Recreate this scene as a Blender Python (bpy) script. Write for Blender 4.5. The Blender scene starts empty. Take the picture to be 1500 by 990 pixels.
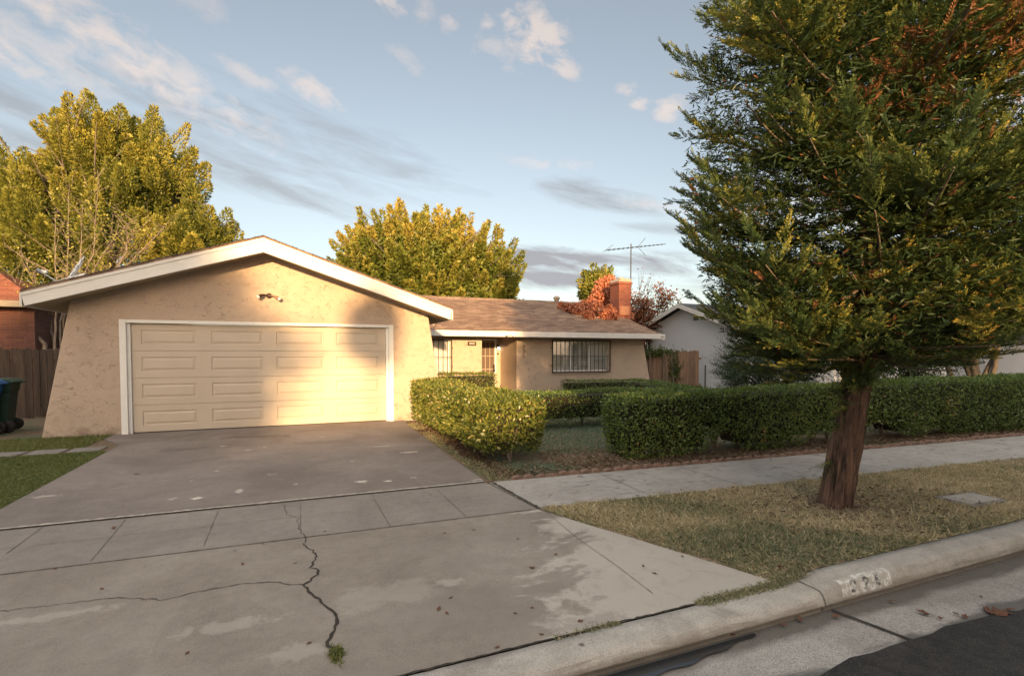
import bpy, bmesh, math, random
import numpy as np
from mathutils import Vector, noise as mnoise
R = math.radians
rng = np.random.default_rng(7)
random.seed(7)
scene = bpy.context.scene
C = scene.collection

# ------------------------------------------------------------------ camera
F, CAMH, YAW, PITCH = 760.0, 1.53, 23.2, 2.0
HOR = 518.0
cam_d = bpy.data.cameras.new('camera')
cam = bpy.data.objects.new('camera', cam_d); C.objects.link(cam)
cam_d.sensor_width = 36; cam_d.lens = 36*F/1500
cam_d.shift_y = (HOR + F*math.tan(R(PITCH)) - 495)/1500
cam_d.clip_start = .05; cam_d.clip_end = 3000
cam.location = (0, 0, CAMH)
cam.rotation_euler = (R(90-PITCH), 0, R(-YAW))
scene.camera = cam
sn, cs = math.sin(R(YAW)), math.cos(R(YAW))

# survey helpers: measured photo points -> metres on the ground / on a facade plane
def gp(px, py, z=0.0):
    Z = F*(CAMH-z)/(py-HOR); X = (px-750)/F*Z
    return (X*cs+Z*sn, -X*sn+Z*cs)
def xat(px, Y):
    k = (px-750)/F; Z = Y/(cs-k*sn)
    return (k*cs+sn)*Z, Z
def zat(px, py, Y):
    x, Z = xat(px, Y)
    return CAMH+(HOR-py)/F*Z

# ------------------------------------------------------------------ node helpers
def nmat(name):
    m = bpy.data.materials.new(name); m.use_nodes = True
    nt = m.node_tree; nt.nodes.clear()
    out = nt.nodes.new('ShaderNodeOutputMaterial')
    b = nt.nodes.new('ShaderNodeBsdfPrincipled')
    nt.links.new(b.outputs[0], out.inputs[0])
    return m, nt, b
class G:
    """tiny node-graph builder"""
    def __init__(s, nt): s.nt = nt
    def n(s, t, **k):
        o = s.nt.nodes.new(t)
        for a, v in k.items(): setattr(o, a, v)
        return o
    def put(s, sock, v):
        if v is None: return
        if hasattr(v, 'is_output') or isinstance(v, bpy.types.NodeSocket): s.nt.links.new(v, sock)
        else: sock.default_value = v
    def coord(s, kind='Object'): return s.n('ShaderNodeTexCoord').outputs[kind]
    def geo(s, w='Position'): return s.n('ShaderNodeNewGeometry').outputs[w]
    def mapping(s, v, scale=(1,1,1), rot=(0,0,0), loc=(0,0,0)):
        m = s.n('ShaderNodeMapping'); s.put(m.inputs[0], v)
        m.inputs['Scale'].default_value = scale; m.inputs['Rotation'].default_value = rot; m.inputs['Location'].default_value = loc
        return m.outputs[0]
    def noise(s, v, scale=5, detail=4, rough=.5, dist=0, col=False):
        m = s.n('ShaderNodeTexNoise'); s.put(m.inputs['Vector'], v)
        m.inputs['Scale'].default_value = scale; m.inputs['Detail'].default_value = detail
        m.inputs['Roughness'].default_value = rough; m.inputs['Distortion'].default_value = dist
        return m.outputs['Color' if col else 'Fac']
    def voro(s, v, scale=5, feat='F1', out='Distance', rnd=1):
        m = s.n('ShaderNodeTexVoronoi', feature=feat); s.put(m.inputs['Vector'], v)
        m.inputs['Scale'].default_value = scale; m.inputs['Randomness'].default_value = rnd
        return m.outputs[out]
    def ramp(s, f, stops, interp='LINEAR'):
        m = s.n('ShaderNodeValToRGB'); s.put(m.inputs[0], f); cr = m.color_ramp; cr.interpolation = interp
        while len(cr.elements) < len(stops): cr.elements.new(.5)
        for e, (p, c) in zip(cr.elements, stops):
            e.position = p
            e.color = (c, c, c, 1) if isinstance(c, (int, float)) else (*c[:3], 1)
        return m.outputs[0]
    def mix(s, f, a, b, mode='MIX'):
        m = s.n('ShaderNodeMix', data_type='RGBA', blend_type=mode, clamp_factor=True)
        s.put(m.inputs[0], f)
        for k, v in ((6, a), (7, b)):
            if isinstance(v, (tuple, list)): v = (*v[:3], 1)
            s.put(m.inputs[k], v)
        return m.outputs[2]
    def math(s, op, a, b=None, c=None, clamp=False):
        m = s.n('ShaderNodeMath', operation=op, use_clamp=clamp)
        s.put(m.inputs[0], a); s.put(m.inputs[1], b); s.put(m.inputs[2], c)
        return m.outputs[0]
    def vmath(s, op, a, b=None):
        m = s.n('ShaderNodeVectorMath', operation=op); s.put(m.inputs[0], a); s.put(m.inputs[1], b)
        return m.outputs['Value' if op in ('DOT_PRODUCT', 'LENGTH') else 'Vector']
    def sep(s, v):
        m = s.n('ShaderNodeSeparateXYZ'); s.put(m.inputs[0], v); return m.outputs
    def comb(s, x, y, z):
        m = s.n('ShaderNodeCombineXYZ')
        for i, v in enumerate((x, y, z)): s.put(m.inputs[i], v)
        return m.outputs[0]
    def bump(s, h, strength=.3, dist=.02, normal=None):
        m = s.n('ShaderNodeBump'); s.put(m.inputs['Height'], h); m.inputs['Strength'].default_value = strength
        m.inputs['Distance'].default_value = dist
        if normal is not None: s.put(m.inputs['Normal'], normal)
        return m.outputs[0]
    def attr(s, name):
        return s.n('ShaderNodeAttribute', attribute_name=name).outputs['Fac']

def plain(name, col, rough=.6, metal=0, var=.12, scale=6, bump=0, bscale=60, spec=.4):
    m, nt, b = nmat(name); g = G(nt); co = g.coord()
    f = g.noise(co, scale, 5, .6)
    c = g.mix(g.ramp(f, [(.3, 0.), (.7, 1.)]), tuple(x*(1-var) for x in col), tuple(min(1, x*(1+var)) for x in col))
    g.put(b.inputs['Base Color'], c); b.inputs['Roughness'].default_value = rough
    b.inputs['Metallic'].default_value = metal; b.inputs['Specular IOR Level'].default_value = spec
    if bump: g.put(b.inputs['Normal'], g.bump(g.noise(co, bscale, 4), bump, .01))
    return m

# ------------------------------------------------------------------ mesh helpers
def link(name, me, mat, parent=None, loc=None):
    o = bpy.data.objects.new(name, me); C.objects.link(o)
    if mat is not None:
        for mm in (mat if isinstance(mat, (list, tuple)) else [mat]): me.materials.append(mm)
    if parent is not None: o.parent = parent
    if loc is not None: o.location = loc
    return o
def tag(o, label=None, cat=None, group=None, kind=None):
    if label: o['label'] = label
    if cat: o['category'] = cat
    if group: o['group'] = group
    if kind: o['kind'] = kind
    return o
def empty(name, loc=(0,0,0), label=None, cat=None, group=None, rz=0):
    o = bpy.data.objects.new(name, None); C.objects.link(o); o.location = loc; o.rotation_euler = (0,0,rz)
    o.empty_display_size = .1
    return tag(o, label, cat, group)
def copy_tree(o, parent=None):
    c = o.copy(); C.objects.link(c)
    if parent is not None: c.parent = parent
    for ch in list(o.children): copy_tree(ch, c)
    return c
class MB:
    """collects shapes, links them as ONE mesh"""
    def __init__(s): s.v = []; s.f = []; s.mi = []; s.sm = []
    def add(s, vs, fs, mi=0, smooth=False):
        k = len(s.v); s.v += [tuple(map(float, p)) for p in vs]
        for f in fs: s.f.append([i+k for i in f]); s.mi.append(mi); s.sm.append(smooth)
        return s
    def box(s, x0, x1, y0, y1, z0, z1, mi=0):
        vs = [(x,y,z) for x in (x0,x1) for y in (y0,y1) for z in (z0,z1)]
        return s.add(vs, [(0,1,3,2),(4,6,7,5),(0,4,5,1),(2,3,7,6),(0,2,6,4),(1,5,7,3)], mi)
    def obox(s, c, ax, ay, az, mi=0):   # oriented box, half-axis vectors
        c, ax, ay, az = map(Vector, (c, ax, ay, az))
        vs = [c+ax*i+ay*j+az*k for i in (-1,1) for j in (-1,1) for k in (-1,1)]
        return s.add(vs, [(0,1,3,2),(4,6,7,5),(0,4,5,1),(2,3,7,6),(0,2,6,4),(1,5,7,3)], mi)
    def prism(s, poly, axis, a, b, mi=0):
        """poly: 2-D outline; axis 'y' -> (x,z) outline extruded along y etc."""
        def p3(p, t): return {'y': (p[0], t, p[1]), 'x': (t, p[0], p[1]), 'z': (p[0], p[1], t)}[axis]
        n = len(poly)
        vs = [p3(p, a) for p in poly]+[p3(p, b) for p in poly]
        fs = [tuple(range(n)), tuple(range(2*n-1, n-1, -1))]+[(i, (i+1)%n, n+(i+1)%n, n+i) for i in range(n)]
        return s.add(vs, fs, mi)
    def tube(s, pts, rad, n=8, mi=0, smooth=True, caps=True):
        pts = [Vector(p) for p in pts]
        if isinstance(rad, (int, float)): rad = [rad]*len(pts)
        rings = []; up = Vector((0.13, .2, 1)).normalized(); prev = None
        for i, p in enumerate(pts):
            d = (pts[min(i+1, len(pts)-1)]-pts[max(i-1, 0)])
            if d.length < 1e-9: d = Vector((0,0,1))
            d.normalize()
            if prev is None:
                u = d.cross(up)
                if u.length < .1: u = d.cross(Vector((1,0,0)))
            else: u = prev-d*prev.dot(d)
            u.normalize(); prev = u; w = d.cross(u)
            rings.append([p+(u*math.cos(2*math.pi*k/n)+w*math.sin(2*math.pi*k/n))*rad[i] for k in range(n)])
        vs = [q for r in rings for q in r]; fs = []
        for i in range(len(pts)-1):
            for k in range(n):
                fs.append((i*n+k, i*n+(k+1)%n, (i+1)*n+(k+1)%n, (i+1)*n+k))
        s.add(vs, fs, mi, smooth)
        if caps:
            s.add(rings[0], [tuple(range(n-1,-1,-1))], mi); s.add(rings[-1], [tuple(range(n))], mi)
        return s
    def lathe(s, prof, c=(0,0,0), n=16, mi=0, axis='z', smooth=True):
        vs = []; c = Vector(c)
        for r, h in prof:
            for k in range(n):
                a = 2*math.pi*k/n
                q = {'z': (r*math.cos(a), r*math.sin(a), h), 'y': (r*math.cos(a), h, r*math.sin(a)), 'x': (h, r*math.cos(a), r*math.sin(a))}[axis]
                vs.append(c+Vector(q))
        fs = [(i*n+k, i*n+(k+1)%n, (i+1)*n+(k+1)%n, (i+1)*n+k) for i in range(len(prof)-1) for k in range(n)]
        return s.add(vs, fs, mi, smooth)
    def mesh(s, name):
        me = bpy.data.meshes.new(name); me.from_pydata(s.v, [], s.f)
        me.polygons.foreach_set('material_index', s.mi); me.polygons.foreach_set('use_smooth', s.sm)
        me.update(); return me
    def build(s, name, mat, parent=None, bevel=0, seg=2, recalc=True):
        me = s.mesh(name)
        if recalc:
            bm = bmesh.new(); bm.from_mesh(me); bmesh.ops.recalc_face_normals(bm, faces=bm.faces); bm.to_mesh(me); bm.free()
        o = link(name, me, mat, parent)
        if bevel:
            b = o.modifiers.new('bevel', 'BEVEL'); b.width = bevel; b.segments = seg; b.limit_method = 'ANGLE'; b.angle_limit = R(35)
        return o
def structure(o, **k):
    o['kind'] = 'structure'; return o

# ---- leaf clouds (numpy) ----
def unit(a): return a/np.maximum(np.linalg.norm(a, axis=-1, keepdims=True), 1e-9)
def sph(n): return unit(rng.normal(size=(n,3)))
def perp(d):
    r = sph(len(d)); return unit(r-d*np.sum(r*d, 1, keepdims=True))
def quads_mesh(name, V, rnd, mi=None):
    """V: (n,4,3) quads; rnd: (n,) face attribute"""
    n = len(V); me = bpy.data.meshes.new(name)
    me.vertices.add(n*4); me.loops.add(n*4); me.polygons.add(n)
    me.vertices.foreach_set('co', V.reshape(-1).astype(np.float32))
    me.loops.foreach_set('vertex_index', np.arange(n*4, dtype=np.int32))
    me.polygons.foreach_set('loop_start', np.arange(0, n*4, 4, dtype=np.int32))
    try: me.polygons.foreach_set('loop_total', np.full(n, 4, dtype=np.int32))
    except Exception: pass
    if mi is not None: me.polygons.foreach_set('material_index', mi.astype(np.int32))
    a = me.attributes.new('rnd', 'FLOAT', 'FACE'); a.data.foreach_set('value', rnd.astype(np.float32))
    me.update(calc_edges=True); return me
def leaves(P, D, N, L, W, fold=.18, wide=.45):
    """rhombic leaves; P base, D direction, N face normal"""
    D = unit(D); S = unit(np.cross(D, N)); Nn = np.cross(S, D)
    L = np.asarray(L).reshape(-1,1); W = np.asarray(W).reshape(-1,1)
    m = P+D*L*wide
    return np.stack([P, m+S*W/2+Nn*W*fold, P+D*L-Nn*L*.08, m-S*W/2+Nn*W*fold], 1)
def fnoise(P, s, seed=0):
    """cheap smooth pseudo noise, ~[-1,1]"""
    r = np.random.default_rng(seed); o = np.zeros(len(P)); a = 1; tot = 0
    for k in range(4):
        for j in range(3):
            w = unit(r.normal(size=(1,3)))[0]*s*(1.9**k)*r.uniform(.7,1.3); o += a*np.sin(P@w+r.uniform(0, 6.28)); tot += a*.6
        a *= .55
    return o/tot
def foliage_mat(name, stops, trans=.3, rough=.5, patch=.25, pscale=1.2, spec=.35):
    """leaf colour by per-leaf random value and soft patches of age through the plant"""
    m, nt, b = nmat(name); g = G(nt)
    r = g.attr('rnd'); nz = g.noise(g.coord(), pscale, 3, .6)
    f = g.math('ADD', r, g.math('MULTIPLY', g.math('SUBTRACT', nz, .5), patch*4), clamp=True)
    c = g.ramp(f, stops)
    g.put(b.inputs['Base Color'], c); b.inputs['Roughness'].default_value = rough; b.inputs['Specular IOR Level'].default_value = spec
    t = g.n('ShaderNodeBsdfTranslucent'); g.put(t.inputs[0], g.mix(.35, c, (.28,.3,.05)))
    mx = g.n('ShaderNodeMixShader'); mx.inputs[0].default_value = trans
    nt.links.new(b.outputs[0], mx.inputs[1]); nt.links.new(t.outputs[0], mx.inputs[2])
    nt.links.new(mx.outputs[0], nt.nodes['Material Output'].inputs[0])
    return m
def bark_mat(name, a, b_, scale=3, zs=.15, bump=.8, rough=.9):
    m, nt, b = nmat(name); g = G(nt); co = g.coord()
    v = g.mapping(co, (1,1,zs)); f = g.noise(v, scale*6, 6, .65, .6); f2 = g.noise(co, scale, 4)
    c = g.mix(g.ramp(f, [(.35,0.),(.62,1.)]), a, b_); c = g.mix(g.ramp(f2, [(.4,0.),(.75,.5)]), c, tuple(x*.55 for x in a))
    g.put(b.inputs['Base Color'], c); b.inputs['Roughness'].default_value = rough
    g.put(b.inputs['Normal'], g.bump(f, bump, .02)); return m
# ------------------------------------------------------------------ light
SUN_AZ, SUN_EL = 14.0, 9.0        # light travels towards +y turned 12 deg to +x
trav = Vector((math.sin(R(SUN_AZ))*math.cos(R(SUN_EL)), math.cos(R(SUN_AZ))*math.cos(R(SUN_EL)), -math.sin(R(SUN_EL))))
sd = bpy.data.lights.new('sun', 'SUN'); sd.energy = 5.0; sd.angle = R(1.1); sd.color = (1, .63, .29)
sun = bpy.data.objects.new('sun', sd); C.objects.link(sun)
sun.rotation_euler = trav.to_track_quat('-Z', 'Y').to_euler()

world = bpy.data.worlds.new('World'); scene.world = world; world.use_nodes = True
nt = world.node_tree; nt.nodes.clear(); g = G(nt)
wo = g.n('ShaderNodeOutputWorld'); bg = g.n('ShaderNodeBackground'); nt.links.new(bg.outputs[0], wo.inputs[0])
sky = g.n('ShaderNodeTexSky', sky_type='NISHITA'); sky.sun_disc = False
sky.sun_elevation = R(SUN_EL)
# sun stands opposite to the direction the light travels; rotation 0 = +Y, clockwise
sky.sun_rotation = math.atan2(-trav.x, -trav.y) % (2*math.pi)
sky.air_density = 1.0; sky.dust_density = 1.2; sky.ozone_density = 1.4; sky.altitude = 90
d = g.vmath('NORMALIZE', g.coord('Generated'))
x, y, z = g.sep(d)
az = g.math('MULTIPLY', g.math('ARCTAN2', x, y), 57.2958)       # degrees, clockwise from +y
el = g.math('MULTIPLY', g.math('ARCSINE', z), 57.2958)
def wind(sx, sy, tilt, seed, detail):
    c, s_ = math.cos(R(tilt)), math.sin(R(tilt))
    u = g.math('ADD', g.math('MULTIPLY', az, c/sx), g.math('MULTIPLY', el, s_/sx))
    v = g.math('ADD', g.math('MULTIPLY', az, -s_/sy), g.math('MULTIPLY', el, c/sy))
    return g.noise(g.comb(u, v, seed), 1.0, detail, .60, .35)
NZ_L = wind(2.6, 1.35, -14, 3.1, 7); NZ_G = wind(9.0, 1.7, -11, 8.7, 5)
def cloud(azc, elc, sa, se, tilt, thr, soft, nz, amt=1.0):
    """one cloud: an ellipse in compass/elevation degrees broken up by the shared noise"""
    da = g.math('SUBTRACT', az, azc); de = g.math('SUBTRACT', el, elc)
    c, s_ = math.cos(R(tilt)), math.sin(R(tilt))
    u = g.math('ADD', g.math('MULTIPLY', da, c/sa), g.math('MULTIPLY', de, s_/sa))
    v = g.math('ADD', g.math('MULTIPLY', da, -s_/se), g.math('MULTIPLY', de, c/se))
    fall = g.math('SUBTRACT', 1.0, g.math('MULTIPLY', g.math('ADD', g.math('MULTIPLY', u, u), g.math('MULTIPLY', v, v)), .7), clamp=True)
    k = g.math('ADD', g.math('MULTIPLY', g.math('SUBTRACT', nz, .5), 2.2), fall)
    k = g.math('DIVIDE', g.math('SUBTRACT', k, thr+.25), soft*1.6, clamp=True)
    return g.math('MULTIPLY', g.math('MULTIPLY', k, fall), amt*1.3, clamp=True)
def dirof(px, py):
    k = (px-750)/F; a = math.degrees(math.atan(k))+YAW
    e = math.degrees(math.atan((HOR-py)/F/math.hypot(1, k)))
    return a, e
def acc(lst):
    o = lst[0]
    for q in lst[1:]: o = g.math('MAXIMUM', o, q)
    return o
lit, grey = [], []
for (px, py, sa, se, tilt, thr, soft, ns, amt) in [
    (190, 85, 17, 3.0, -20, .30, .42, (3,1.3), .75), (60, 75, 10, 2.2, -20, .34, .4, (2.5,1), .5), (30, 90, 4.5, 1.6, -22, .3, .35, (1.5,1), .7),
    (460, 137, 5, 1.5, -16, .36, .35, (2,1), .65), (370, 118, 4, 1.2, -14, .36, .35, (2,1), .45), (305, 18, 3, 1.5, -8, .3, .5, (1,1), .45),
    (572, 12, 2.8, 1.2, -12, .33, .3, (1,1), .75), (660, 47, 1.6, 1.1, 8, .3, .3, (1,1), .6), (624, 30, 1.6, 1.6, 60, .38, .4, (1,1), .45),
    (784, 62, 5.2, 3.0, -14, .36, .28, (1.6,1.3), .85), (820, 108, 3.0, 1.2, -18, .34, .3, (1,1), .7), (716, 42, 1.3, 1.0, 0, .3, .3, (1,1), .6),
    (915, 140, 2.0, .9, -5, .32, .3, (1,1), .65), (935, 158, 1.6, .9, 0, .32, .3, (1,1), .65), (975, 165, 2.2, 1.6, 10, .3, .3, (1,1), .75),
    (800, 242, 7, 1.1, -6, .38, .4, (2,1), .4), (600, 100, 3.4, 1.2, -25, .40, .4, (1,1), .35), (730, 90, 4, 2, -25, .45, .3, (1,1), .4),
    (1240, 300, 20, 6, -6, .42, .3, (3,1.5), .6), (1480, 120, 14, 7, -8, .45, .3, (2,1.5), .6),
    (-400, 150, 24, 8, -8, .42, .3, (4,2), .7), (1900, 200, 26, 10, 0, .44, .3, (4,2), .7), (960, 300, 7, 1.2, -8, .4, .4, (2,1), .35)]:
    a, e = dirof(px, py); lit.append(cloud(a, e, sa, se, tilt, thr, soft, NZ_L, amt))
for (px, py, sa, se, tilt, thr, soft, ns, amt) in [
    (430, 285, 16, 1.8, -14, .28, .4, (3,1), .5), (330, 200, 22, 3.6, -14, .34, .45, (3,1.5), .42), (60, 165, 16, 2.0, -14, .28, .4, (3,1), .42), (20, 205, 12, 1.4, -10, .26, .4, (3,1), .42),
    (875, 290, 9, 2.0, -16, .24, .4, (2.4,1), .55), (820, 383, 15, 2.0, -3, .20, .35, (4,1.2), .95), (800, 410, 13, 1.5, 0, .22, .35, (4,1), .9), (945, 388, 9, 2.0, -6, .24, .35, (3,1), .85),
    (520, 225, 20, 4, -16, .34, .4, (4,1.4), .36), (700, 372, 18, 1.4, -4, .36, .4, (4,1), .5), (950, 335, 9, 1.0, -8, .36, .4, (3,1), .4),
    (1300, 395, 26, 2.6, 0, .34, .35, (5,1.4), .55), (-500, 330, 30, 4, 0, .36, .35, (5,1.4), .55)]:
    a, e = dirof(px, py); grey.append(cloud(a, e, sa, se, tilt, thr, soft, NZ_G, amt))
SKYSTR = .15
base = sky.outputs[0]
hsv = g.n('ShaderNodeHueSaturation'); g.put(hsv.inputs['Color'], base); hsv.inputs['Saturation'].default_value = .56
base = hsv.outputs[0]
# sky boosted and warmed sunward; unseen overhead glow added to light the ground
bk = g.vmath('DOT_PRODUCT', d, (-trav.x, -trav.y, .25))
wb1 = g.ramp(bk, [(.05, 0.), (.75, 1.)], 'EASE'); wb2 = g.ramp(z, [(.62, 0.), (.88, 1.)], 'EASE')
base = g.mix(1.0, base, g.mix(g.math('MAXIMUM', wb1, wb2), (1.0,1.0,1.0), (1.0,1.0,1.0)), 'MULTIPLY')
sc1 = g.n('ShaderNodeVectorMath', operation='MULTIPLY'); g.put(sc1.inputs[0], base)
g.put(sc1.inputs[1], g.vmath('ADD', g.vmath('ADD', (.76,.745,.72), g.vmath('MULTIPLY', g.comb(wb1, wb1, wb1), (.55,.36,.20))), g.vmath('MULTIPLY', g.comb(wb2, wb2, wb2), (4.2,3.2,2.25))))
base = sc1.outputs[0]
lum = g.vmath('DOT_PRODUCT', base, (.3,.5,.2))
def grey_of(c): return g.vmath('SCALE', c)
def tinted(col, mul):
    m = g.n('ShaderNodeVectorMath', operation='SCALE'); m.inputs[0].default_value = tuple(q*mul for q in col)
    g.put(m.inputs['Scale'], g.math('ADD', g.math('MULTIPLY', lum, .5), .9)); return m.outputs[0]
cl = g.mix(acc(grey), base, tinted((.80,.81,.86), .74))
cl = g.mix(acc(lit), cl, tinted((1.0,.90,.86), 1.45))
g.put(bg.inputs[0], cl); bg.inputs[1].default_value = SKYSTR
vs = scene.view_settings
scene.display_settings.display_device = 'sRGB'
vs.view_transform = 'Standard'; vs.look = 'None'; vs.exposure = 1.02; vs.gamma = 1; vs.use_curve_mapping = False
scene.render.engine = 'CYCLES'
scene.cycles.max_bounces = 6; scene.cycles.diffuse_bounces = 3; scene.cycles.transparent_max_bounces = 8
scene.cycles.use_denoising = True
scene.cycles.sample_clamp_indirect = 6

world.cycles.sampling_method = 'MANUAL'; world.cycles.sample_map_resolution = 256
# ------------------------------------------------------------------ materials
def stucco_mat(name, col, arc=.5):
    m, nt, b = nmat(name); g = G(nt); co = g.coord()
    w = g.noise(co, 3.0, 3, .5, col=True)
    v = g.vmath('ADD', co, g.n('ShaderNodeVectorMath', operation='SCALE').outputs[0]) if False else co
    # skip-trowel ridges: short curved scratches where two distorted noises cross a level
    f = g.noise(g.mapping(co, (1,1,1.5)), 4.2, 3, .5, 1.6)
    ridge = g.math('ABSOLUTE', g.math('SUBTRACT', f, .5))
    ridge = g.ramp(ridge, [(0.0, 1.), (.016, 0.)])
    gate = g.ramp(g.noise(co, 7.0, 2, .5), [(.46, 0.), (.60, 1.)])
    scr = g.math('MULTIPLY', ridge, gate)
    fine = g.noise(co, 90, 3, .6); mid = g.noise(co, 11, 4, .55, .8)
    h = g.math('ADD', g.math('MULTIPLY', mid, .55), g.math('MULTIPLY', fine, .12))
    h = g.math('SUBTRACT', h, g.math('MULTIPLY', scr, arc))
    stain = g.ramp(g.noise(co, .9, 5, .65), [(.35,0.),(.75,1.)])
    c = g.mix(stain, tuple(x*.90 for x in col), tuple(min(1,x*1.05) for x in col))
    c = g.mix(g.math('MULTIPLY', scr, .36), c, tuple(x*.45 for x in col))
    z = g.sep(co)[2]
    dirt = g.math('MULTIPLY', g.ramp(z, [(.0,1.),(.22,0.)]), g.ramp(g.noise(co, 5, 5, .7), [(.42,0.),(.62,.75)]))
    c = g.mix(dirt, c, (.10,.065,.04))
    g.put(b.inputs['Base Color'], c); b.inputs['Roughness'].default_value = .9; b.inputs['Specular IOR Level'].default_value = .2
    g.put(b.inputs['Normal'], g.bump(h, .70, .03)); return m
M = {}
M['stucco'] = stucco_mat('stucco', (.52,.41,.325))
M['trim'] = plain('white_trim', (.70,.68,.65), .55, var=.05, scale=3, bump=.08, bscale=40)
M['soffit'] = plain('soffit', (.36,.30,.22), .8, var=.08)
M['door'] = plain('garage_door_paint', (.55,.465,.375), .48, var=.04, scale=2.2, bump=.05, bscale=25)
M['white'] = plain('white_paint', (.78,.77,.75), .5, var=.04)
M['black'] = plain('black_iron', (.015,.014,.014), .5, var=.2)
M['darkmetal'] = plain('dark_metal', (.04,.036,.033), .45, .4, var=.2)
M['brown'] = plain('bronze', (.05,.025,.014), .5, var=.2)
M['alum'] = plain('aluminium', (.42,.43,.44), .4, .8, var=.1)
M['tan'] = plain('tan_door', (.24,.16,.11), .5, var=.1)
def shingle_mat(name, a, b_, c_):
    m, nt, b = nmat(name); g = G(nt); co = g.coord()
    # courses run along x, up the slope (y)
    v = g.vmath('MULTIPLY', co, (1,1.05,0))
    br = g.n('ShaderNodeTexBrick'); g.put(br.inputs['Vector'], v); br.offset = .5
    br.inputs['Scale'].default_value = 1; br.inputs['Brick Width'].default_value = .30; br.inputs['Row Height'].default_value = .14
    br.inputs['Mortar Size'].default_value = .008; br.inputs['Mortar Smooth'].default_value = .3; br.inputs['Bias'].default_value = 0
    br.inputs['Color1'].default_value = (.1,.1,.1,1); br.inputs['Color2'].default_value = (.9,.9,.9,1); br.inputs['Mortar'].default_value = (.0,.0,.0,1)
    f = g.math('ADD', g.math('MULTIPLY', g.sep(br.outputs['Color'])[0], .6), g.math('MULTIPLY', g.noise(co, 14, 4, .7), .5))
    c = g.ramp(f, [(.1, b_), (.45, a), (.85, c_)])
    c = g.mix(g.ramp(g.noise(co, .8, 4), [(.35,0.),(.7,.4)]), c, b_)
    g.put(b.inputs['Base Color'], c); b.inputs['Roughness'].default_value = .95; b.inputs['Specular IOR Level'].default_value = .15
    g.put(b.inputs['Normal'], g.bump(g.math('ADD', br.outputs['Fac'], g.noise(co, 60, 3)), .6, .015)); return m
M['shingle'] = shingle_mat('shingle', (.25,.16,.115), (.12,.078,.058), (.42,.29,.20))
M['shingle_grey'] = shingle_mat('shingle_grey', (.10,.10,.11), (.06,.06,.065), (.15,.15,.16))
M['roof_red'] = shingle_mat('roof_red', (.28,.10,.06), (.18,.065,.045), (.36,.15,.09))
def brick_mat(name, a, b_, mort, sc=1, ax='xz'):
    m, nt, b = nmat(name); g = G(nt); co = g.coord(); X, Y, Z = g.sep(co)
    v = g.comb(g.math('ADD', X, Y), Z, 0.)
    br = g.n('ShaderNodeTexBrick'); g.put(br.inputs['Vector'], v); br.inputs['Scale'].default_value = sc
    br.inputs['Brick Width'].default_value = .21; br.inputs['Row Height'].default_value = .072; br.inputs['Mortar Size'].default_value = .007
    br.inputs['Color1'].default_value = (*a,1); br.inputs['Color2'].default_value = (*b_,1); br.inputs['Mortar'].default_value = (*mort,1)
    c = g.mix(g.ramp(g.noise(co, 6, 5, .7), [(.35,0.),(.75,.5)]), br.outputs['Color'], tuple(x*.45 for x in a))
    g.put(b.inputs['Base Color'], c); b.inputs['Roughness'].default_value = .9
    g.put(b.inputs['Normal'], g.bump(g.math('SUBTRACT', g.noise(co, 50, 3), br.outputs['Fac']), .6, .012)); return m
M['brick'] = brick_mat('chimney_brick', (.36,.10,.055), (.27,.075,.045), (.28,.20,.16))
M['brick_far'] = brick_mat('neighbour_brick', (.15,.055,.04), (.10,.038,.03), (.11,.085,.07))
M['cement'] = plain('pale_cement', (.42,.34,.27), .9, var=.15, bump=.3)

def concrete(name, stops, nscale=.7, cracks=False, speck=.5, rough=.88, extra=None, nd=.6):
    m, nt, b = nmat(name); g = G(nt); co = g.geo()
    n1 = g.noise(co, nscale, 8, .62, nd); c = g.ramp(n1, stops)
    n2 = g.noise(co, 9, 6, .7); c = g.mix(g.math('MULTIPLY', g.ramp(n2, [(.35,1.),(.60,0.)]), .22), c, (.11,.095,.082))
    n3 = g.noise(co, 140, 2, .6); c = g.mix(g.math('MULTIPLY', g.ramp(n3, [(.42,1.),(.5,0.)]), speck*.5), c, (.08,.072,.065))
    c = g.mix(g.math('MULTIPLY', g.ramp(n3, [(.58,0.),(.7,1.)]), speck*.6), c, (.42,.39,.35))
    vd = g.voro(co, 3.3); vr = g.sep(g.voro(co, 3.3, out='Color'))[0]
    c = g.mix(g.math('MULTIPLY', g.ramp(g.math('DIVIDE', vd, g.math('ADD', .03, g.math('MULTIPLY', vr, .05))), [(.6,1.),(1.,0.)]), g.ramp(vr, [(.62,0.),(.66,.75)])), c, (.06,.05,.042))
    # hairline scratches and old tyre rub
    sc_ = g.noise(g.mapping(co, (9,.9,1), (0,0,.35)), 2.2, 5, .7, .3); c = g.mix(g.math('MULTIPLY', g.ramp(sc_, [(.60,0.),(.72,1.)]), .16), c, (.09,.078,.068))
    if extra: c = extra(g, co, c)
    g.put(b.inputs['Base Color'], c); b.inputs['Roughness'].default_value = rough; b.inputs['Specular IOR Level'].default_value = .25
    h = g.math('ADD', g.math('MULTIPLY', n3, .5), n2)
    g.put(b.inputs['Normal'], g.bump(h, .28, .01)); return m
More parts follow.
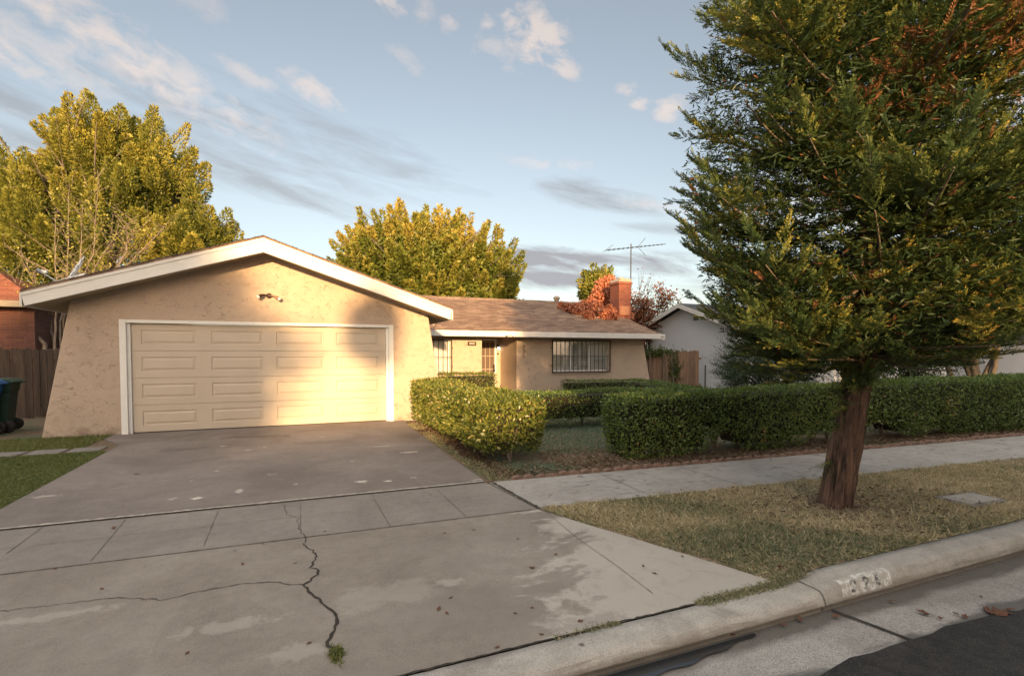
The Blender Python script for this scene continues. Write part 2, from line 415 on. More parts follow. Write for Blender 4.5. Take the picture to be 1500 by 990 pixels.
def blotch(g, co, c, px, py, rx, ry, col, amt=.8, thr=.5, z=0):
    """a paint splat / stain of its own shape"""
    x0, y0 = gp(px, py, z); X, Y, Z = g.sep(co)
    u = g.math('DIVIDE', g.math('SUBTRACT', X, x0), rx); v = g.math('DIVIDE', g.math('SUBTRACT', Y, y0), ry)
    r = g.math('SQRT', g.math('ADD', g.math('MULTIPLY', u, u), g.math('MULTIPLY', v, v)))
    r = g.math('ADD', r, g.math('MULTIPLY', g.math('SUBTRACT', g.noise(co, 1.1/max(min(rx,ry),.02), 6, .7), .5), 2.6))
    f = g.ramp(r, [(thr, 1.), (thr+.35, 0.)])
    return g.mix(g.math('MULTIPLY', f, amt), c, col)
def ex_upper(g, co, c):
    for (px, py, rx, ry, a) in [(284,733,.10,.07,.9),(347,722,.07,.15,.55),(247,734,.07,.06,.4),(527,708,.12,.09,.75),(567,707,.09,.05,.95),(598,664,.22,.07,.75),(560,655,.32,.05,.55),(515,677,.05,.04,.7),(604,702,.08,.05,.4),
                               (325,655,.08,.05,.6),(360,661,.08,.05,.5),(385,656,.04,.04,.5),(276,707,.04,.04,.5),(315,692,.06,.06,.4),(470,641,.10,.05,.5),(700,712-7,.15,.05,.4),(430,712,.05,.04,.5),(60,730,.2,.08,.4),(395,697,.1,.06,.25)]:
        c = blotch(g, co, c, px, py, rx, ry, (.66,.60,.52), a, .35)
    for (px, py, rx, ry, a) in [(340,642,.35,.2,.5),(345,648,.12,.07,.5),(196,697,.07,.04,.8),(265,660,.5,.3,.35),(390,640,.6,.25,.35),(460,650,.8,.3,.25),(600,640,.3,.5,.35)]:
        c = blotch(g, co, c, px, py, rx, ry, (.075,.06,.052), a, .4)
    return c
def ex_apron(g, co, c):
    X, Y, Z = g.sep(co)
    # pale washed concrete towards the right side of the apron, with ragged damp stains
    e = g.math('ADD', g.math('ADD', X, g.math('MULTIPLY', g.math('SUBTRACT', Y, 3.0), -.50)), g.math('MULTIPLY', g.math('SUBTRACT', g.noise(g.mapping(co, (1,1.8,1)), 1.5, 9, .68, .5), .5), 3.4))
    f = g.ramp(g.math('SUBTRACT', e, 1.15), [(.36, 0.), (.60, 1.)])
    c = g.mix(g.math('MULTIPLY', f, .72), c, (.52,.475,.42))
    c = g.mix(g.math('MULTIPLY', g.math('MULTIPLY', f, g.ramp(g.noise(co, 5.5, 6, .7, .6), [(.52,0.),(.64,1.)])), .45), c, (.33,.29,.25))
    for (px, py, rx, ry, a) in [(800,862,.26,.13,.75),(795,800,.26,.08,.35),(690,820,.4,.2,.35),(665,885,.6,.30,.5),(760,905,.4,.2,.4),(870,905,.35,.10,.45),(838,818,.09,.05,.5),(860,835,.05,.06,.5),(880,870,.1,.05,.5),(705,790,.9,.12,.3)]:
        c = blotch(g, co, c, px, py, rx, ry, (.25,.22,.19), a, .45)
    for (px, py, rx, ry, a) in [(660,850,.16,.10,.4),(430,950,.22,.12,.35),(60,905,.5,.08,.35),(330,915,.4,.09,.35),(560,870,.5,.25,.25)]:
        c = blotch(g, co, c, px, py, rx, ry, (.52,.475,.415), a, .4)
    return c
M['drive_up'] = concrete('old_driveway_concrete', [(.28,(.17,.142,.125)),(.5,(.235,.20,.178)),(.72,(.30,.258,.228))], .8, speck=.25, extra=ex_upper)
M['apron'] = concrete('apron_concrete', [(.25,(.22,.185,.155)),(.5,(.30,.258,.218)),(.75,(.37,.325,.28))], .9, speck=.4, extra=ex_apron)
M['walkband'] = concrete('walk_in_driveway', [(.25,(.215,.186,.164)),(.5,(.28,.247,.218)),(.75,(.35,.31,.275))], .9, speck=.35)
def ex_walk(g, co, c):
    f = g.ramp(g.noise(g.mapping(co, (1,2,1)), 3.4, 5, .7, .5), [(.57,0.),(.66,.75)])
    k = g.ramp(g.noise(co, 13, 4, .7), [(.66,0.),(.70,.8)])
    return g.mix(k, g.mix(f, c, (.16,.13,.11)), (.08,.06,.045))
M['walk'] = concrete('sidewalk_concrete', [(.25,(.33,.30,.27)),(.5,(.42,.39,.355)),(.75,(.50,.465,.425))], 1.1, speck=.4, extra=ex_walk)
def ex_kerb(g, co, c):
    st = g.noise(g.mapping(co, (.7,1,9)), 2.6, 6, .68, .6); zz = g.sep(co)[2]
    low = g.ramp(g.math('ADD', zz, g.math('MULTIPLY', g.math('SUBTRACT', st, .5), .09)), [(0., 0.), (1., 1.)])
    k = g.ramp(g.math('ADD', g.math('MULTIPLY', zz, -6.0), g.math('MULTIPLY', g.math('SUBTRACT', st, .5), 1.6)), [(.42, 0.), (.72, 1.)])
    c = g.mix(g.math('MULTIPLY', k, .55), c, (.20,.155,.115))
    return g.mix(g.math('MULTIPLY', g.ramp(st, [(.56,0.),(.66,1.)]), .35), c, (.26,.235,.205))
M['curb'] = concrete('curb_concrete', [(.25,(.36,.325,.285)),(.5,(.50,.46,.41)),(.75,(.60,.56,.505))], 2.2, speck=.6, extra=ex_kerb)
def ex_gutter(g, co, c):
    X, Y, Z = g.sep(co); nz = g.math('SUBTRACT', g.noise(g.mapping(co, (1,2.2,1)), 2.4, 7, .62, .4), .5)
    # damp silt along the flow line and the dark seal-coat fringe beside the asphalt
    a = g.ramp(g.math('ADD', Y, g.math('MULTIPLY', nz, .22)), [(0., 0.), (1., 1.)])
    w1 = g.ramp(g.math('SUBTRACT', g.math('ADD', Y, g.math('MULTIPLY', nz, .20)), 1.5), [(.60, 0.), (.67, 1.)])
    w2 = g.ramp(g.math('SUBTRACT', g.math('ADD', Y, g.math('MULTIPLY', nz, .26)), 1.5), [(.345, 1.), (.385, 0.)])
    c = g.mix(g.math('MULTIPLY', w1, .78), c, (.10,.088,.078)); c = g.mix(g.math('MULTIPLY', w2, .80), c, (.10,.093,.085))
    grit = g.ramp(g.noise(co, 60, 4, .7), [(.60,0.),(.66,.8)])
    return g.mix(g.math('MULTIPLY', grit, w1), c, (.05,.04,.033))
M['gutter'] = concrete('gutter_concrete', [(.25,(.33,.305,.275)),(.5,(.43,.405,.37)),(.75,(.52,.495,.455))], 1.3, speck=1.0, extra=ex_gutter)
M['wetgutter'] = concrete('damp_gutter', [(.25,(.12,.107,.094)),(.5,(.175,.158,.14)),(.75,(.23,.21,.187))], 1.3, speck=.5, rough=.35)
M['asphalt'] = concrete('fresh_asphalt', [(.3,(.012,.012,.013)),(.6,(.022,.0215,.022)),(.8,(.042,.040,.038))], 2, speck=.55, rough=.7)
M['joint'] = plain('joint_dirt', (.045,.037,.030), .95, var=.4, scale=20)
M['score'] = plain('score_dirt', (.16,.138,.12), .95, var=.4, scale=8)
M['sealant'] = plain('pale_joint_filler', (.46,.41,.35), .9, var=.3, scale=14)
M['paver'] = concrete('paver_concrete', [(.3,(.20,.18,.16)),(.7,(.32,.29,.26))], 3, speck=.4)
M['terracotta'] = plain('terracotta', (.235,.15,.115), .9, var=.35, scale=14, bump=.3)
def soil_mat(name, a, b_, green=None, gs=1.1, lv=(.5,.62)):
    m, nt, b = nmat(name); g = G(nt); co = g.geo()
    f = g.noise(co, 28, 7, .75); c = g.mix(g.ramp(f, [(.35,0.),(.65,1.)]), a, b_)
    if green:
        k = g.math('MULTIPLY', g.ramp(g.noise(co, gs, 5, .6), [(lv[0],0.),(lv[1],1.)]), g.ramp(f, [(.3,.6),(.6,1.)]))
        c = g.mix(k, c, green)
    g.put(b.inputs['Base Color'], c); b.inputs['Roughness'].default_value = 1; b.inputs['Specular IOR Level'].default_value = .1
    g.put(b.inputs['Normal'], g.bump(g.noise(co, 60, 5, .8), .9, .02)); return m
M['soil_dry'] = soil_mat('dry_turf_soil', (.15,.11,.075), (.44,.345,.235), (.17,.175,.09), 1.1)
M['soil_lawn'] = soil_mat('lawn_soil', (.08,.09,.04), (.16,.17,.07))
M['soil_yard'] = soil_mat('yard_soil', (.14,.10,.07), (.31,.235,.165), (.12,.17,.11), .5, (.52,.62))
M['ground'] = soil_mat('ground_earth', (.07,.055,.04), (.13,.11,.07), (.05,.07,.03), .3)
def wood_mat(name, a, b_, sc=1):
    m, nt, b = nmat(name); g = G(nt); co = g.coord()
    f = g.noise(g.mapping(co, (7,7,.5)), 4, 5, .6, .3); k = g.noise(g.mapping(co, (1,1,0)), 5.7, 0)
    c = g.mix(g.ramp(f, [(.3,0.),(.7,1.)]), a, b_); c = g.mix(g.ramp(k, [(.3,.55),(.65,0.)]), c, tuple(q*.35 for q in a))
    g.put(b.inputs['Base Color'], c); b.inputs['Roughness'].default_value = .9
    g.put(b.inputs['Normal'], g.bump(f, .5, .01)); return m
M['fence_dark'] = wood_mat('old_dark_fence', (.032,.022,.017), (.085,.058,.043))
M['fence_tan'] = wood_mat('weathered_redwood_fence', (.16,.095,.06), (.30,.20,.14))
M['neigh'] = plain('neighbour_wall', (.66,.68,.72), .85, var=.03, scale=1, bump=.1)
M['neigh_grey'] = plain('grey_wall', (.34,.37,.43), .85, var=.05, scale=1)
M['bin_green'] = plain('green_plastic', (.02,.055,.042), .5, var=.2)
M['bin_blue'] = plain('blue_plastic', (.01,.10,.32), .45, var=.1)
M['bark_red'] = bark_mat('redwood_bark', (.022,.014,.011), (.235,.135,.095), 3.4, .06, 1.0)
M['bark'] = bark_mat('grey_bark', (.09,.07,.055), (.20,.165,.13))
M['bark_pale'] = bark_mat('pale_bark', (.15,.115,.09), (.31,.25,.20), 2, .3, .3)
M['bark_dark'] = bark_mat('dark_bark', (.03,.022,.018), (.07,.055,.045))
def glass_mat(name, col=(.03,.035,.04)):
    m, nt, b = nmat(name); b.inputs['Base Color'].default_value = (*col,1); b.inputs['Roughness'].default_value = .05
    b.inputs['Specular IOR Level'].default_value = .7; return m
M['glass'] = glass_mat('window_glass')
def emit(name, col, s):
    m, nt, b = nmat(name); b.inputs['Base Color'].default_value = (*col,1)
    b.inputs['Emission Color'].default_value = (*col,1); b.inputs['Emission Strength'].default_value = s; return m
M['lamp'] = emit('lit_lamp_glass', (1,.85,.72), 1.6)
# foliage
M['redwood'] = foliage_mat('redwood_needles', [(0.,(.022,.044,.015)),(.35,(.05,.092,.036)),(.60,(.125,.165,.05)),(.82,(.33,.31,.07)),(1.,(.55,.33,.09))], .30, .5, .22, 1.0)  # gold top stops put sunlight on the spray tips into the colour
M['redwood_dead'] = foliage_mat('rusty_dead_needles', [(0.,(.12,.05,.025)),(1.,(.30,.14,.07))], .15, .8, .1)
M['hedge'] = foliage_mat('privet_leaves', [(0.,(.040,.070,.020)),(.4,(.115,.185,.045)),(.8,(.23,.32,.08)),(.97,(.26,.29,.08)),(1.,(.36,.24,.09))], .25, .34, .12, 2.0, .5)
M['hedge_core'] = plain('dark_hedge_core', (.022,.019,.012), .95, var=.4, scale=20)  # near-black: the inner shade of the hedge put into the colour
M['hedge_sun'] = foliage_mat('sunlit_privet_leaves', [(0.,(.045,.07,.016)),(.45,(.16,.20,.04)),(.8,(.33,.33,.075)),(1.,(.58,.40,.18))], .32, .34, .12, 2.0, .5)  # yellower, brighter copy of the privet leaves, sunlight put into the colour
M['treeL'] = foliage_mat('ash_leaves', [(0.,(.07,.10,.02)),(.5,(.26,.265,.05)),(1.,(.48,.40,.075))], .35, .5, .2, .5)
M['treeM'] = foliage_mat('loquat_leaves', [(0.,(.07,.10,.02)),(.5,(.21,.24,.045)),(1.,(.44,.35,.075))], .35, .42, .2, .6)
M['treeD'] = foliage_mat('dark_leaves', [(0.,(.020,.036,.012)),(.5,(.05,.085,.022)),(1.,(.12,.155,.04))], .25, .5, .15, .8)
M['treeB'] = foliage_mat('bluish_conifer', [(0.,(.016,.030,.015)),(.5,(.035,.062,.03)),(1.,(.08,.115,.05))], .15, .6, .15, .8)
M['red'] = foliage_mat('red_autumn_leaves', [(0.,(.26,.07,.045)),(.5,(.55,.20,.12)),(1.,(.75,.38,.22))], .25, .6, .15, 1.2)
M['rust'] = foliage_mat('rust_leaves', [(0.,(.12,.035,.02)),(.6,(.26,.08,.04)),(1.,(.34,.15,.08))], .25, .6, .15, 1.2)
M['grass_dry'] = foliage_mat('dry_grass', [(0.,(.085,.115,.06)),(.28,(.20,.225,.12)),(.45,(.38,.33,.20)),(.85,(.62,.50,.31)),(1.,(.75,.65,.46))], .2, .7, .0)
M['grass_green'] = foliage_mat('green_grass', [(0.,(.08,.10,.03)),(.6,(.17,.20,.06)),(1.,(.36,.31,.14))], .25, .6, .05)
M['grass_blue'] = foliage_mat('bluish_grass', [(0.,(.08,.14,.09)),(.6,(.17,.25,.17)),(1.,(.38,.33,.23))], .2, .7, .05)
M['litter'] = foliage_mat('dry_leaf_litter', [(0.,(.07,.035,.02)),(.5,(.18,.105,.06)),(1.,(.36,.27,.18))], .1, .9, .1)
# ------------------------------------------------------------------ ground, road, drive
def wpar(root):
    """children of root are modelled in world metres"""
    root_m = root.matrix_basis.inverted()
    for c in root.children: c.matrix_parent_inverse = root_m
CURB_Y = 2.34
def strip(name, mat, pts, z, parent=None, kind='structure', th=0):
    """flat polygon sheet, subdivided a little"""
    zf = z if callable(z) else (lambda x, y: z)
    mb = MB(); n = len(pts); vs = [(x, y, zf(x, y)) for x, y in pts]
    if th: vs += [(x, y, zf(x, y)-th) for x, y in pts]
    fs = [tuple(range(n))]
    if th: fs += [(i, (i+1) % n, n+(i+1) % n, n+i) for i in range(n)]
    mb.add(vs, fs)
    o = mb.build(name, mat, parent)
    if kind and parent is None: o['kind'] = kind
    return o
# one ground sheet to the horizon: yards at 0, the street trench 16 cm lower
mb = MB(); prof = [(-900,-.03),(-9.2,-.03),(-9.15,-.20),(2.33,-.20),(2.42,-.11),(60,-.11),(1400,-.11)]
vs = [(x, y, z) for x in (-1200, 1400) for y, z in prof]
mb.add(vs, [(i, i+1, len(prof)+i+1, len(prof)+i) for i in range(len(prof)-1)])
structure(mb.build('ground', M['ground']))
# asphalt with a ragged edge over the gutter pan
pts = [(-60,-8.6)]; pts = [(x, -8.7) for x in np.linspace(60,-60,20)]
edge = []
for x in np.linspace(-60, 60, 700):
    yy = 1.80+.018*math.sin(x*5.1)+.010*math.sin(x*13.7+1)+.006*math.sin(x*31)+.03*math.sin(x*1.7+2)
    if x > 2.6: yy += .02*math.sin((x-2.6)*2.9)
    edge.append((x, yy))
o = strip('asphalt_road', M['asphalt'], edge+pts, -.150); o['kind'] = 'structure'
o = strip('gutter_pan', M['gutter'], [(-60,1.55),(60,1.55),(60,2.30),(-60,2.30)], lambda x, y: -.155-.010*(y-1.55)/.7)
def ragged(name, mat, pts_lo, pts_hi, z): return strip(name, mat, pts_lo+pts_hi[::-1], z)
wm, wnt, wb = nmat('puddle_water'); wb.inputs['Base Color'].default_value = (.03,.032,.035,1); wb.inputs['Roughness'].default_value = .12; wb.inputs['Specular IOR Level'].default_value = .6
xs = np.linspace(.9, 2.55, 60)
lo = [(x, 2.235-.085*math.sin(math.pi*(x-.9)/1.65)**1.1-.01*math.sin(x*23)) for x in xs]; hi = [(x, 2.25) for x in xs]
o = ragged('gutter_water', wm, lo, hi, -.152); o['kind'] = 'structure'
# gutter joint
o = strip('gutter_joint', M['joint'], [(3.25,2.26),(3.27,2.26),(3.37,1.78),(3.34,1.78)], -.1515); o['kind'] = 'structure'

# kerb: rounded profile, dropped across the drive
def curb_top(x):
    t = min(1, max(0, (x-3.0)/.5)); t = t*t*(3-2*t)
    tl = min(1, max(0, (-3.6-x)/.5)); t = max(t, tl)
    return -.055+.05*t
def curb_seg(x0, x1, name='kerb', n=None):
    n = n or max(2, int((x1-x0)/.05)); mb = MB(); vs = []; r = random.Random(int(x0*10))
    for i in range(n+1):
        x = x0+(x1-x0)*i/n; zt = curb_top(x); j = lambda a: r.uniform(-a, a)
        jag = .008*mnoise.noise(Vector((x*9, 3, 0)))+.010*mnoise.noise(Vector((x*27, 7, 0)))
        prof = [(2.285,-.17),(2.283,-.128+j(.003)),(2.262+jag*.4,-.122+jag*.3),(2.262,-.108+j(.002)),(2.274,-.080+(zt+.055)*.3),(2.290,zt-.016),(2.302,zt-.004),(2.345,zt+.001),(2.44,zt+.002),(2.50,zt+.002),(2.505,-.2)]
        vs += [(x, y+j(.0012), z+j(.0008)) for y, z in prof]
    m = 11
    fs = [(i*m+k, i*m+k+1, (i+1)*m+k+1, (i+1)*m+k) for i in range(n) for k in range(m-1)]
    mb.add(vs, fs, smooth=True); mb.add([vs[k] for k in range(m)], [tuple(range(m))]); mb.add([vs[n*m+k] for k in range(m)], [tuple(range(m-1,-1,-1))])
    o = mb.build(name, M['curb']); return o
curbA = structure(curb_seg(-30, 3.195)); curbB = structure(curb_seg(3.213, 8.2)); curbC = structure(curb_seg(8.22, 40))
# painted address patch on the kerb face: worn white with faded digits
def kerb_patch():
    m, nt, b = nmat('worn_kerb_paint'); g = G(nt); co = g.geo()
    f = g.ramp(g.noise(co, 26, 6, .75), [(.47,0.),(.58,1.)])
    g.put(b.inputs['Base Color'], g.mix(f, (.44,.405,.36), (.72,.70,.66))); b.inputs['Roughness'].default_value = .85
    mb = MB(); vs = []; n = 24; x0, x1 = 3.38, 3.90
    for i in range(n+1):
        x = x0+(x1-x0)*i/n; zt = curb_top(x); e = .006*math.sin(i*1.7)
        for (y, z) in [(2.265,-.100+e*.5),(2.2735,-.080+(zt+.055)*.3),(2.2885,zt-.016),(2.3015,zt-.0035),(2.335+e*.5,zt+.0005)]:
            vs.append((x, y-.0015, z+.0015))
    fs = [(i*5+k, i*5+k+1, (i+1)*5+k+1, (i+1)*5+k) for i in range(n) for k in range(4)]
    mb.add(vs, fs, smooth=True); o = mb.build('painted_address', m, curbB); return o
kerb_patch()
SEG7 = {'2': 'abged', '5': 'afgcd', '4': 'fgbc', '7': 'abc'}
def digit_bars(ch, w, h, t):
    """digit as flat polygons in (u, v), origin centre"""
    if ch == '2': P = [(-w/2,h*.28),(-w*.35,h*.45),(0,h/2),(w*.38,h*.42),(w/2,h*.22),(w*.3,0),(-w/2,-h/2),(w/2,-h/2)]
    elif ch == '5': P = [(w/2,h/2),(-w*.42,h/2),(-w*.45,h*.05),(w*.1,h*.12),(w/2,-h*.12),(w*.4,-h*.4),(0,-h/2),(-w/2,-h*.38)]
    else: P = [(-w/2,h/2),(w/2,h/2),(0,-h/2)]
    return P
def add_digit(mb, ch, origin, U, V, w, h, t):
    origin, U, V = Vector(origin), Vector(U), Vector(V); N = U.cross(V)
    P = digit_bars(ch, w, h, t)
    for a, b_ in zip(P[:-1], P[1:]):
        A = origin+U*a[0]+V*a[1]; B = origin+U*b_[0]+V*b_[1]; d = (B-A); L = d.length; d.normalize(); s = N.cross(d).normalized()
        mb.obox((A+B)/2, d*(L/2+t*.35), s*t/2, N*.0035)
faded, fnt, fb = nmat('faded_black_paint'); g = G(fnt)
g.put(fb.inputs['Base Color'], g.mix(g.ramp(g.noise(g.geo(), 34, 4, .6), [(.44,0.),(.56,1.)]), (.16,.155,.15), (.62,.60,.56))); fb.inputs['Roughness'].default_value = .9
mb = MB()
for i, ch in enumerate('225'):
    x = 3.50+i*.13; zt = curb_top(x)
    A = Vector((x, 2.2735, -.080+(zt+.055)*.3)); B = Vector((x, 2.2885, zt-.016)); V_ = (B-A).normalized()
    add_digit(mb, ch, (A+B)/2+Vector((0,-.003,.0015)), (1,0,0), V_, .045, .062, .014)
mb.build('faded_number', faded, curbB)

# drive: upper slab, sidewalk band, apron sloping down to the kerb
YJ0, YJ1 = 5.85, 5.76
UPZ, WZ = .012, .004
up = strip('driveway', M['drive_up'], [(-2.62,5.84),(2.12,5.76),(2.20,8.5),(2.30,11.0),(2.42,11.90),(-3.05,11.90),(-3.05,11.3),(-2.62,10.5)], UPZ, th=.09)
wb_ = strip('driveway_walk', M['walkband'], [(-5.0,4.72),(2.22,4.56),(2.12,5.752),(-5.0,5.872)], WZ, th=.09)
def apz(x, y):
    t = max(0, min(1, (4.62-y)/(4.62-2.50))); return WZ-.055*t**1.15-.002
mb = MB(); nx, ny = 40, 14; vs = []
for j in range(ny+1):
    t = j/ny; y = 4.0
    for i in range(nx+1):
        s = i/nx; xr = 2.22+.88*t**1.0; xl = -5.0
        x = xl+(xr-xl)*s; ytop = 4.715-.16*(x+5)/7.22; y = ytop+(2.512-ytop)*t
        vs.append((x, y, apz(x, y)))
mb.add(vs, [(j*(nx+1)+i, j*(nx+1)+i+1, (j+1)*(nx+1)+i+1, (j+1)*(nx+1)+i) for j in range(ny) for i in range(nx)], smooth=True)
structure(mb.build('driveway_apron', M['apron'])); apron = bpy.data.objects['driveway_apron']
# slab edge skirts
def ribbon(name, mat, pts, w, z, parent, jag=0., seed=1):
    """thin ragged line over the ground following measured points"""
    r = random.Random(seed); P = []
    for (a, b_) in zip(pts[:-1], pts[1:]):
        L = math.dist(a, b_); n = max(1, int(L/.028))
        for k in range(n): P.append((a[0]+(b_[0]-a[0])*k/n, a[1]+(b_[1]-a[1])*k/n))
    P.append(pts[-1]); vs = []
    for i, p in enumerate(P):
        q0 = P[max(0,i-1)]; q1 = P[min(len(P)-1,i+1)]; d = Vector((q1[0]-q0[0], q1[1]-q0[1], 0)).normalized(); s = Vector((-d.y, d.x, 0))
        ww = w(i/max(1,len(P)-1)) if callable(w) else w; ww *= 1+r.uniform(-.45,.45)*(1 if jag else 0)
        c = Vector((p[0], p[1], 0))+s*r.uniform(-jag, jag); zz = z(c.x, c.y) if callable(z) else z
        vs += [c+s*ww/2+Vector((0,0,zz)), c-s*ww/2+Vector((0,0,zz))]
    mb = MB(); mb.add(vs, [(2*i,2*i+1,2*i+3,2*i+2) for i in range(len(P)-1)])
    return mb.build(name, mat, parent)
ribbon('joint_filler', M['sealant'], [(-5,5.875),(-2.3,5.835),(0,5.802),(2.1,5.765)], .042, UPZ+.004, up, .007)
ribbon('joint_gap', M['joint'], [(-5,5.850),(-2.3,5.812),(0,5.780),(2.12,5.742)], .014, UPZ+.004, up, .005, 2)
for a, b_ in [((-5,4.715),(2.21,4.555))]: ribbon('score_line', M['score'], [a, b_], .009, WZ+.004, wb_, .001)
ribbon('score_line', M['score'], [(-5,5.31),(2.16,5.17)], .004, WZ+.004, wb_, .001)
for (p, q) in [((437,738),(437,780)),((318,745),(293,803)),((183,758),(125,826)),((543,727),(570,775)),((640,720),(683,760)),((62,770),(0,815))]:
    ribbon('score_line', M['score'], [gp(*p), gp(*q)], .007, WZ+.004, wb_, .001)
# cracks
def apg(px, py):
    x, y = gp(px, py, 0)
    for _ in range(4): x, y = gp(px, py, apz(x, y) if y < 4.6 else WZ)
    return x, y
az2 = lambda x, y: (apz(x, y) if y < 4.62 else WZ)+.004
crk = [(412,742),(418,756),(432,762),(437,782),(444,792),(440,802),(452,808),(460,816),(455,828),(449,836),(461,838),(461,846),(441,861),(446,872),(462,884),(474,897),(484,903),(488,915),(484,930),(478,942),(474,954),(488,962)]
ribbon('crack', M['joint'], [apg(*p) for p in crk], lambda t: .004+.012*min(1,max(0,(t-.25)*2)), az2, apron, .011, 5)
crk2 = [(441,861),(420,861),(400,857),(380,858),(350,860),(300,868),(262,877),(232,885),(190,882),(150,881),(110,887),(60,893),(0,900),(-60,905)]
ribbon('crack', M['joint'], [apg(*p) for p in crk2], lambda t: .007-.003*t, az2, apron, .010, 6)
ribbon('score_line', M['score'], [apg(801,753), apg(852,795), apg(902,830), apg(960,875)], .004, az2, apron, .001)
# apron/kerb gap
ribbon('gap', M['joint'], [(-4,2.512),(3.05,2.512)], .013, lambda x, y: -.048, apron, .006, 8)

# sidewalk to the right, turned a few degrees
def walk_back(x): return 5.72-.062*(x-2.3)
def walk_front(x): return 4.58-.075*(x-2.3)
xs = list(np.linspace(2.245, 60, 60))
wk = strip('sidewalk', M['walk'], [(x, walk_front(x)) for x in xs]+[((x if i else 2.165), walk_back(x)) for i, x in reversed(list(enumerate(xs)))], .006, th=.09)
strip('joint_soil', M['soil_yard'], [(2.05,5.80),(2.05,4.50),(2.35,4.50),(2.35,5.80)], -.012)
for x in np.arange(3.55, 30, 1.22): ribbon('score_line', M['score'], [(x, walk_front(x)), (x+.05, walk_back(x))], .008, .010, wk, .001, int(x*9))
ribbon('sidewalk_joint', M['joint'], [(2.19,5.74),(2.245,4.57)], .032, .010, wk, .006, 4)
wk2 = strip('sidewalk', M['walk'], [(-60,4.75),(-5.0,4.72),(-5.0,5.872),(-60,5.9)], .002, th=.09)
# lawn bases
def lawn_edge_apron(x): return 2.5
def apron_edge(y): return 2.225+.88*np.clip((4.565-y)/2.05, 0, 1)
def verge_z(x, y):
    d = np.clip((x-apron_edge(y))/.35, 0, 1); low = -.055*np.clip((4.62-y)/2.12, 0, 1)**1.15
    k = np.clip((x-3.0)/.5, 0, 1)*0+np.clip((x-3.0)/.5, 0, 1)
    return (low+.002)*(1-d)**1.5-.004*d
mb = MB(); ny = 24; XS = list(np.linspace(0, 1, 30)**1.6); vs = []
for j in range(ny+1):
    t = j/ny
    for u in XS:
        y = 4.57-(4.57-2.508)*t; x0_ = float(apron_edge(y))-.004; x = x0_+(30-x0_)*u; y2 = (walk_front(x)-.005)+(2.508-walk_front(x)+.005)*t
        vs.append((x, y2, float(verge_z(x, y2))))
m_ = len(XS); mb.add(vs, [(j*m_+i, j*m_+i+1, (j+1)*m_+i+1, (j+1)*m_+i) for j in range(ny) for i in range(m_-1)], smooth=True)
structure(mb.build('verge_soil', M['soil_dry']))
strip('yard_soil', M['soil_yard'], [(2.125,5.765)]+[(x, walk_back(x)+.005) for x in np.linspace(2.4, 30, 20)]+[(30,15.2),(3.3,15.2),(2.95,11.9),(2.415,11.86),(2.30,11.0),(2.2,8.5)], -.003)
strip('lawn_soil', M['soil_lawn'], [(-30,5.9),(-2.615,5.872),(-2.615,10.0),(-30,10.0)], -.006)
strip('side_yard_soil', M['soil_yard'], [(-30,10.0),(-2.62,10.0),(-2.62,10.5),(-3.05,11.3),(-3.05,11.9),(-4.1,11.9),(-4.1,30),(-30,30)], -.010)
strip('far_kerb', M['curb'], [(-60,-9.3),(60,-9.3),(60,-9.0),(-60,-9.0)], -.005)
# water meter lid in the verge
cx, cy = gp(1428, 733); root = empty('meter_cover', (cx, cy, 0), 'rectangular concrete meter cover sunk in the grass verge', 'meter cover', rz=R(-4))
mb = MB(); mb.box(-.30,.30,-.18,.18,-.03,.010); mb.build('frame', M['paver'], root, .006)
mb = MB(); mb.box(-.25,.25,-.13,.13,.0,.017); mb.build('lid', M['curb'], root, .004)
# row of pavers across the left lawn
first = None; pv = []
row = [gp(148-i*31, 657+i*1.6) for i in range(7)]
for i in range(9):
    x = -2.98-i*.50; y = 10.20-.012*i
    if first is None:
        mb = MB(); mb.box(-.215,.215,-.20,.20,-.03,.018); first = mb.build('stepping_stone', M['paver'], None, .012); o = first
        tag(o, 'square grey concrete stepping stone in the row crossing the lawn', 'paver', 'stepping stones across the left lawn')
    else: o = copy_tree(first)
    o.location = (x, y, .0); o.rotation_euler = (random.uniform(-.01,.01), random.uniform(-.01,.01), random.uniform(-.06,.06))
# scalloped terracotta edging along the sidewalk
first = None
x = 2.62
while x < 17.5:
    if first is None:
        mb = MB(); 
        n = 2; w = .15; prof = [(-w,-.05)]
        for k in range(2):
            for a in np.linspace(math.pi, 0, 9): prof.append((-w/2+k*w+w/2*.94*math.cos(a), .018+.040*math.sin(a)))
        prof.append((w,-.05)); mb.prism(prof, 'y', -.03, .03)
        first = mb.build('edging_block', M['terracotta'], None, .008); o = first
        tag(o, 'scalloped terracotta edging block in the row between sidewalk and hedge', 'edging block', 'terracotta edging along the sidewalk')
    else: o = copy_tree(first)
    o.location = (x, walk_back(x)+.06+random.uniform(-.015,.015), random.uniform(-.02,.005)); o.rotation_euler = (random.uniform(-.12,.12), random.uniform(-.05,.05), -.062+random.uniform(-.05,.05))
    x += .302+(random.uniform(0,.02))
# ------------------------------------------------------------------ the house
house = empty('house', (0, 12, 0), 'single-storey beige stucco house with a white gabled garage front and brown shingle roof', 'house')
GY = 11.85
XL, XR = -3.65, 2.96; BL, BR = -4.13, 3.36; ZE = 2.48
APX, APZ = -.44, 3.80; SL = .333
DX0, DX1, DZ = xat(178, GY)[0], xat(575, GY)[0], 2.14
def roof_under(x): return APZ-.22-SL*abs(x-APX)     # underside of the garage rafters
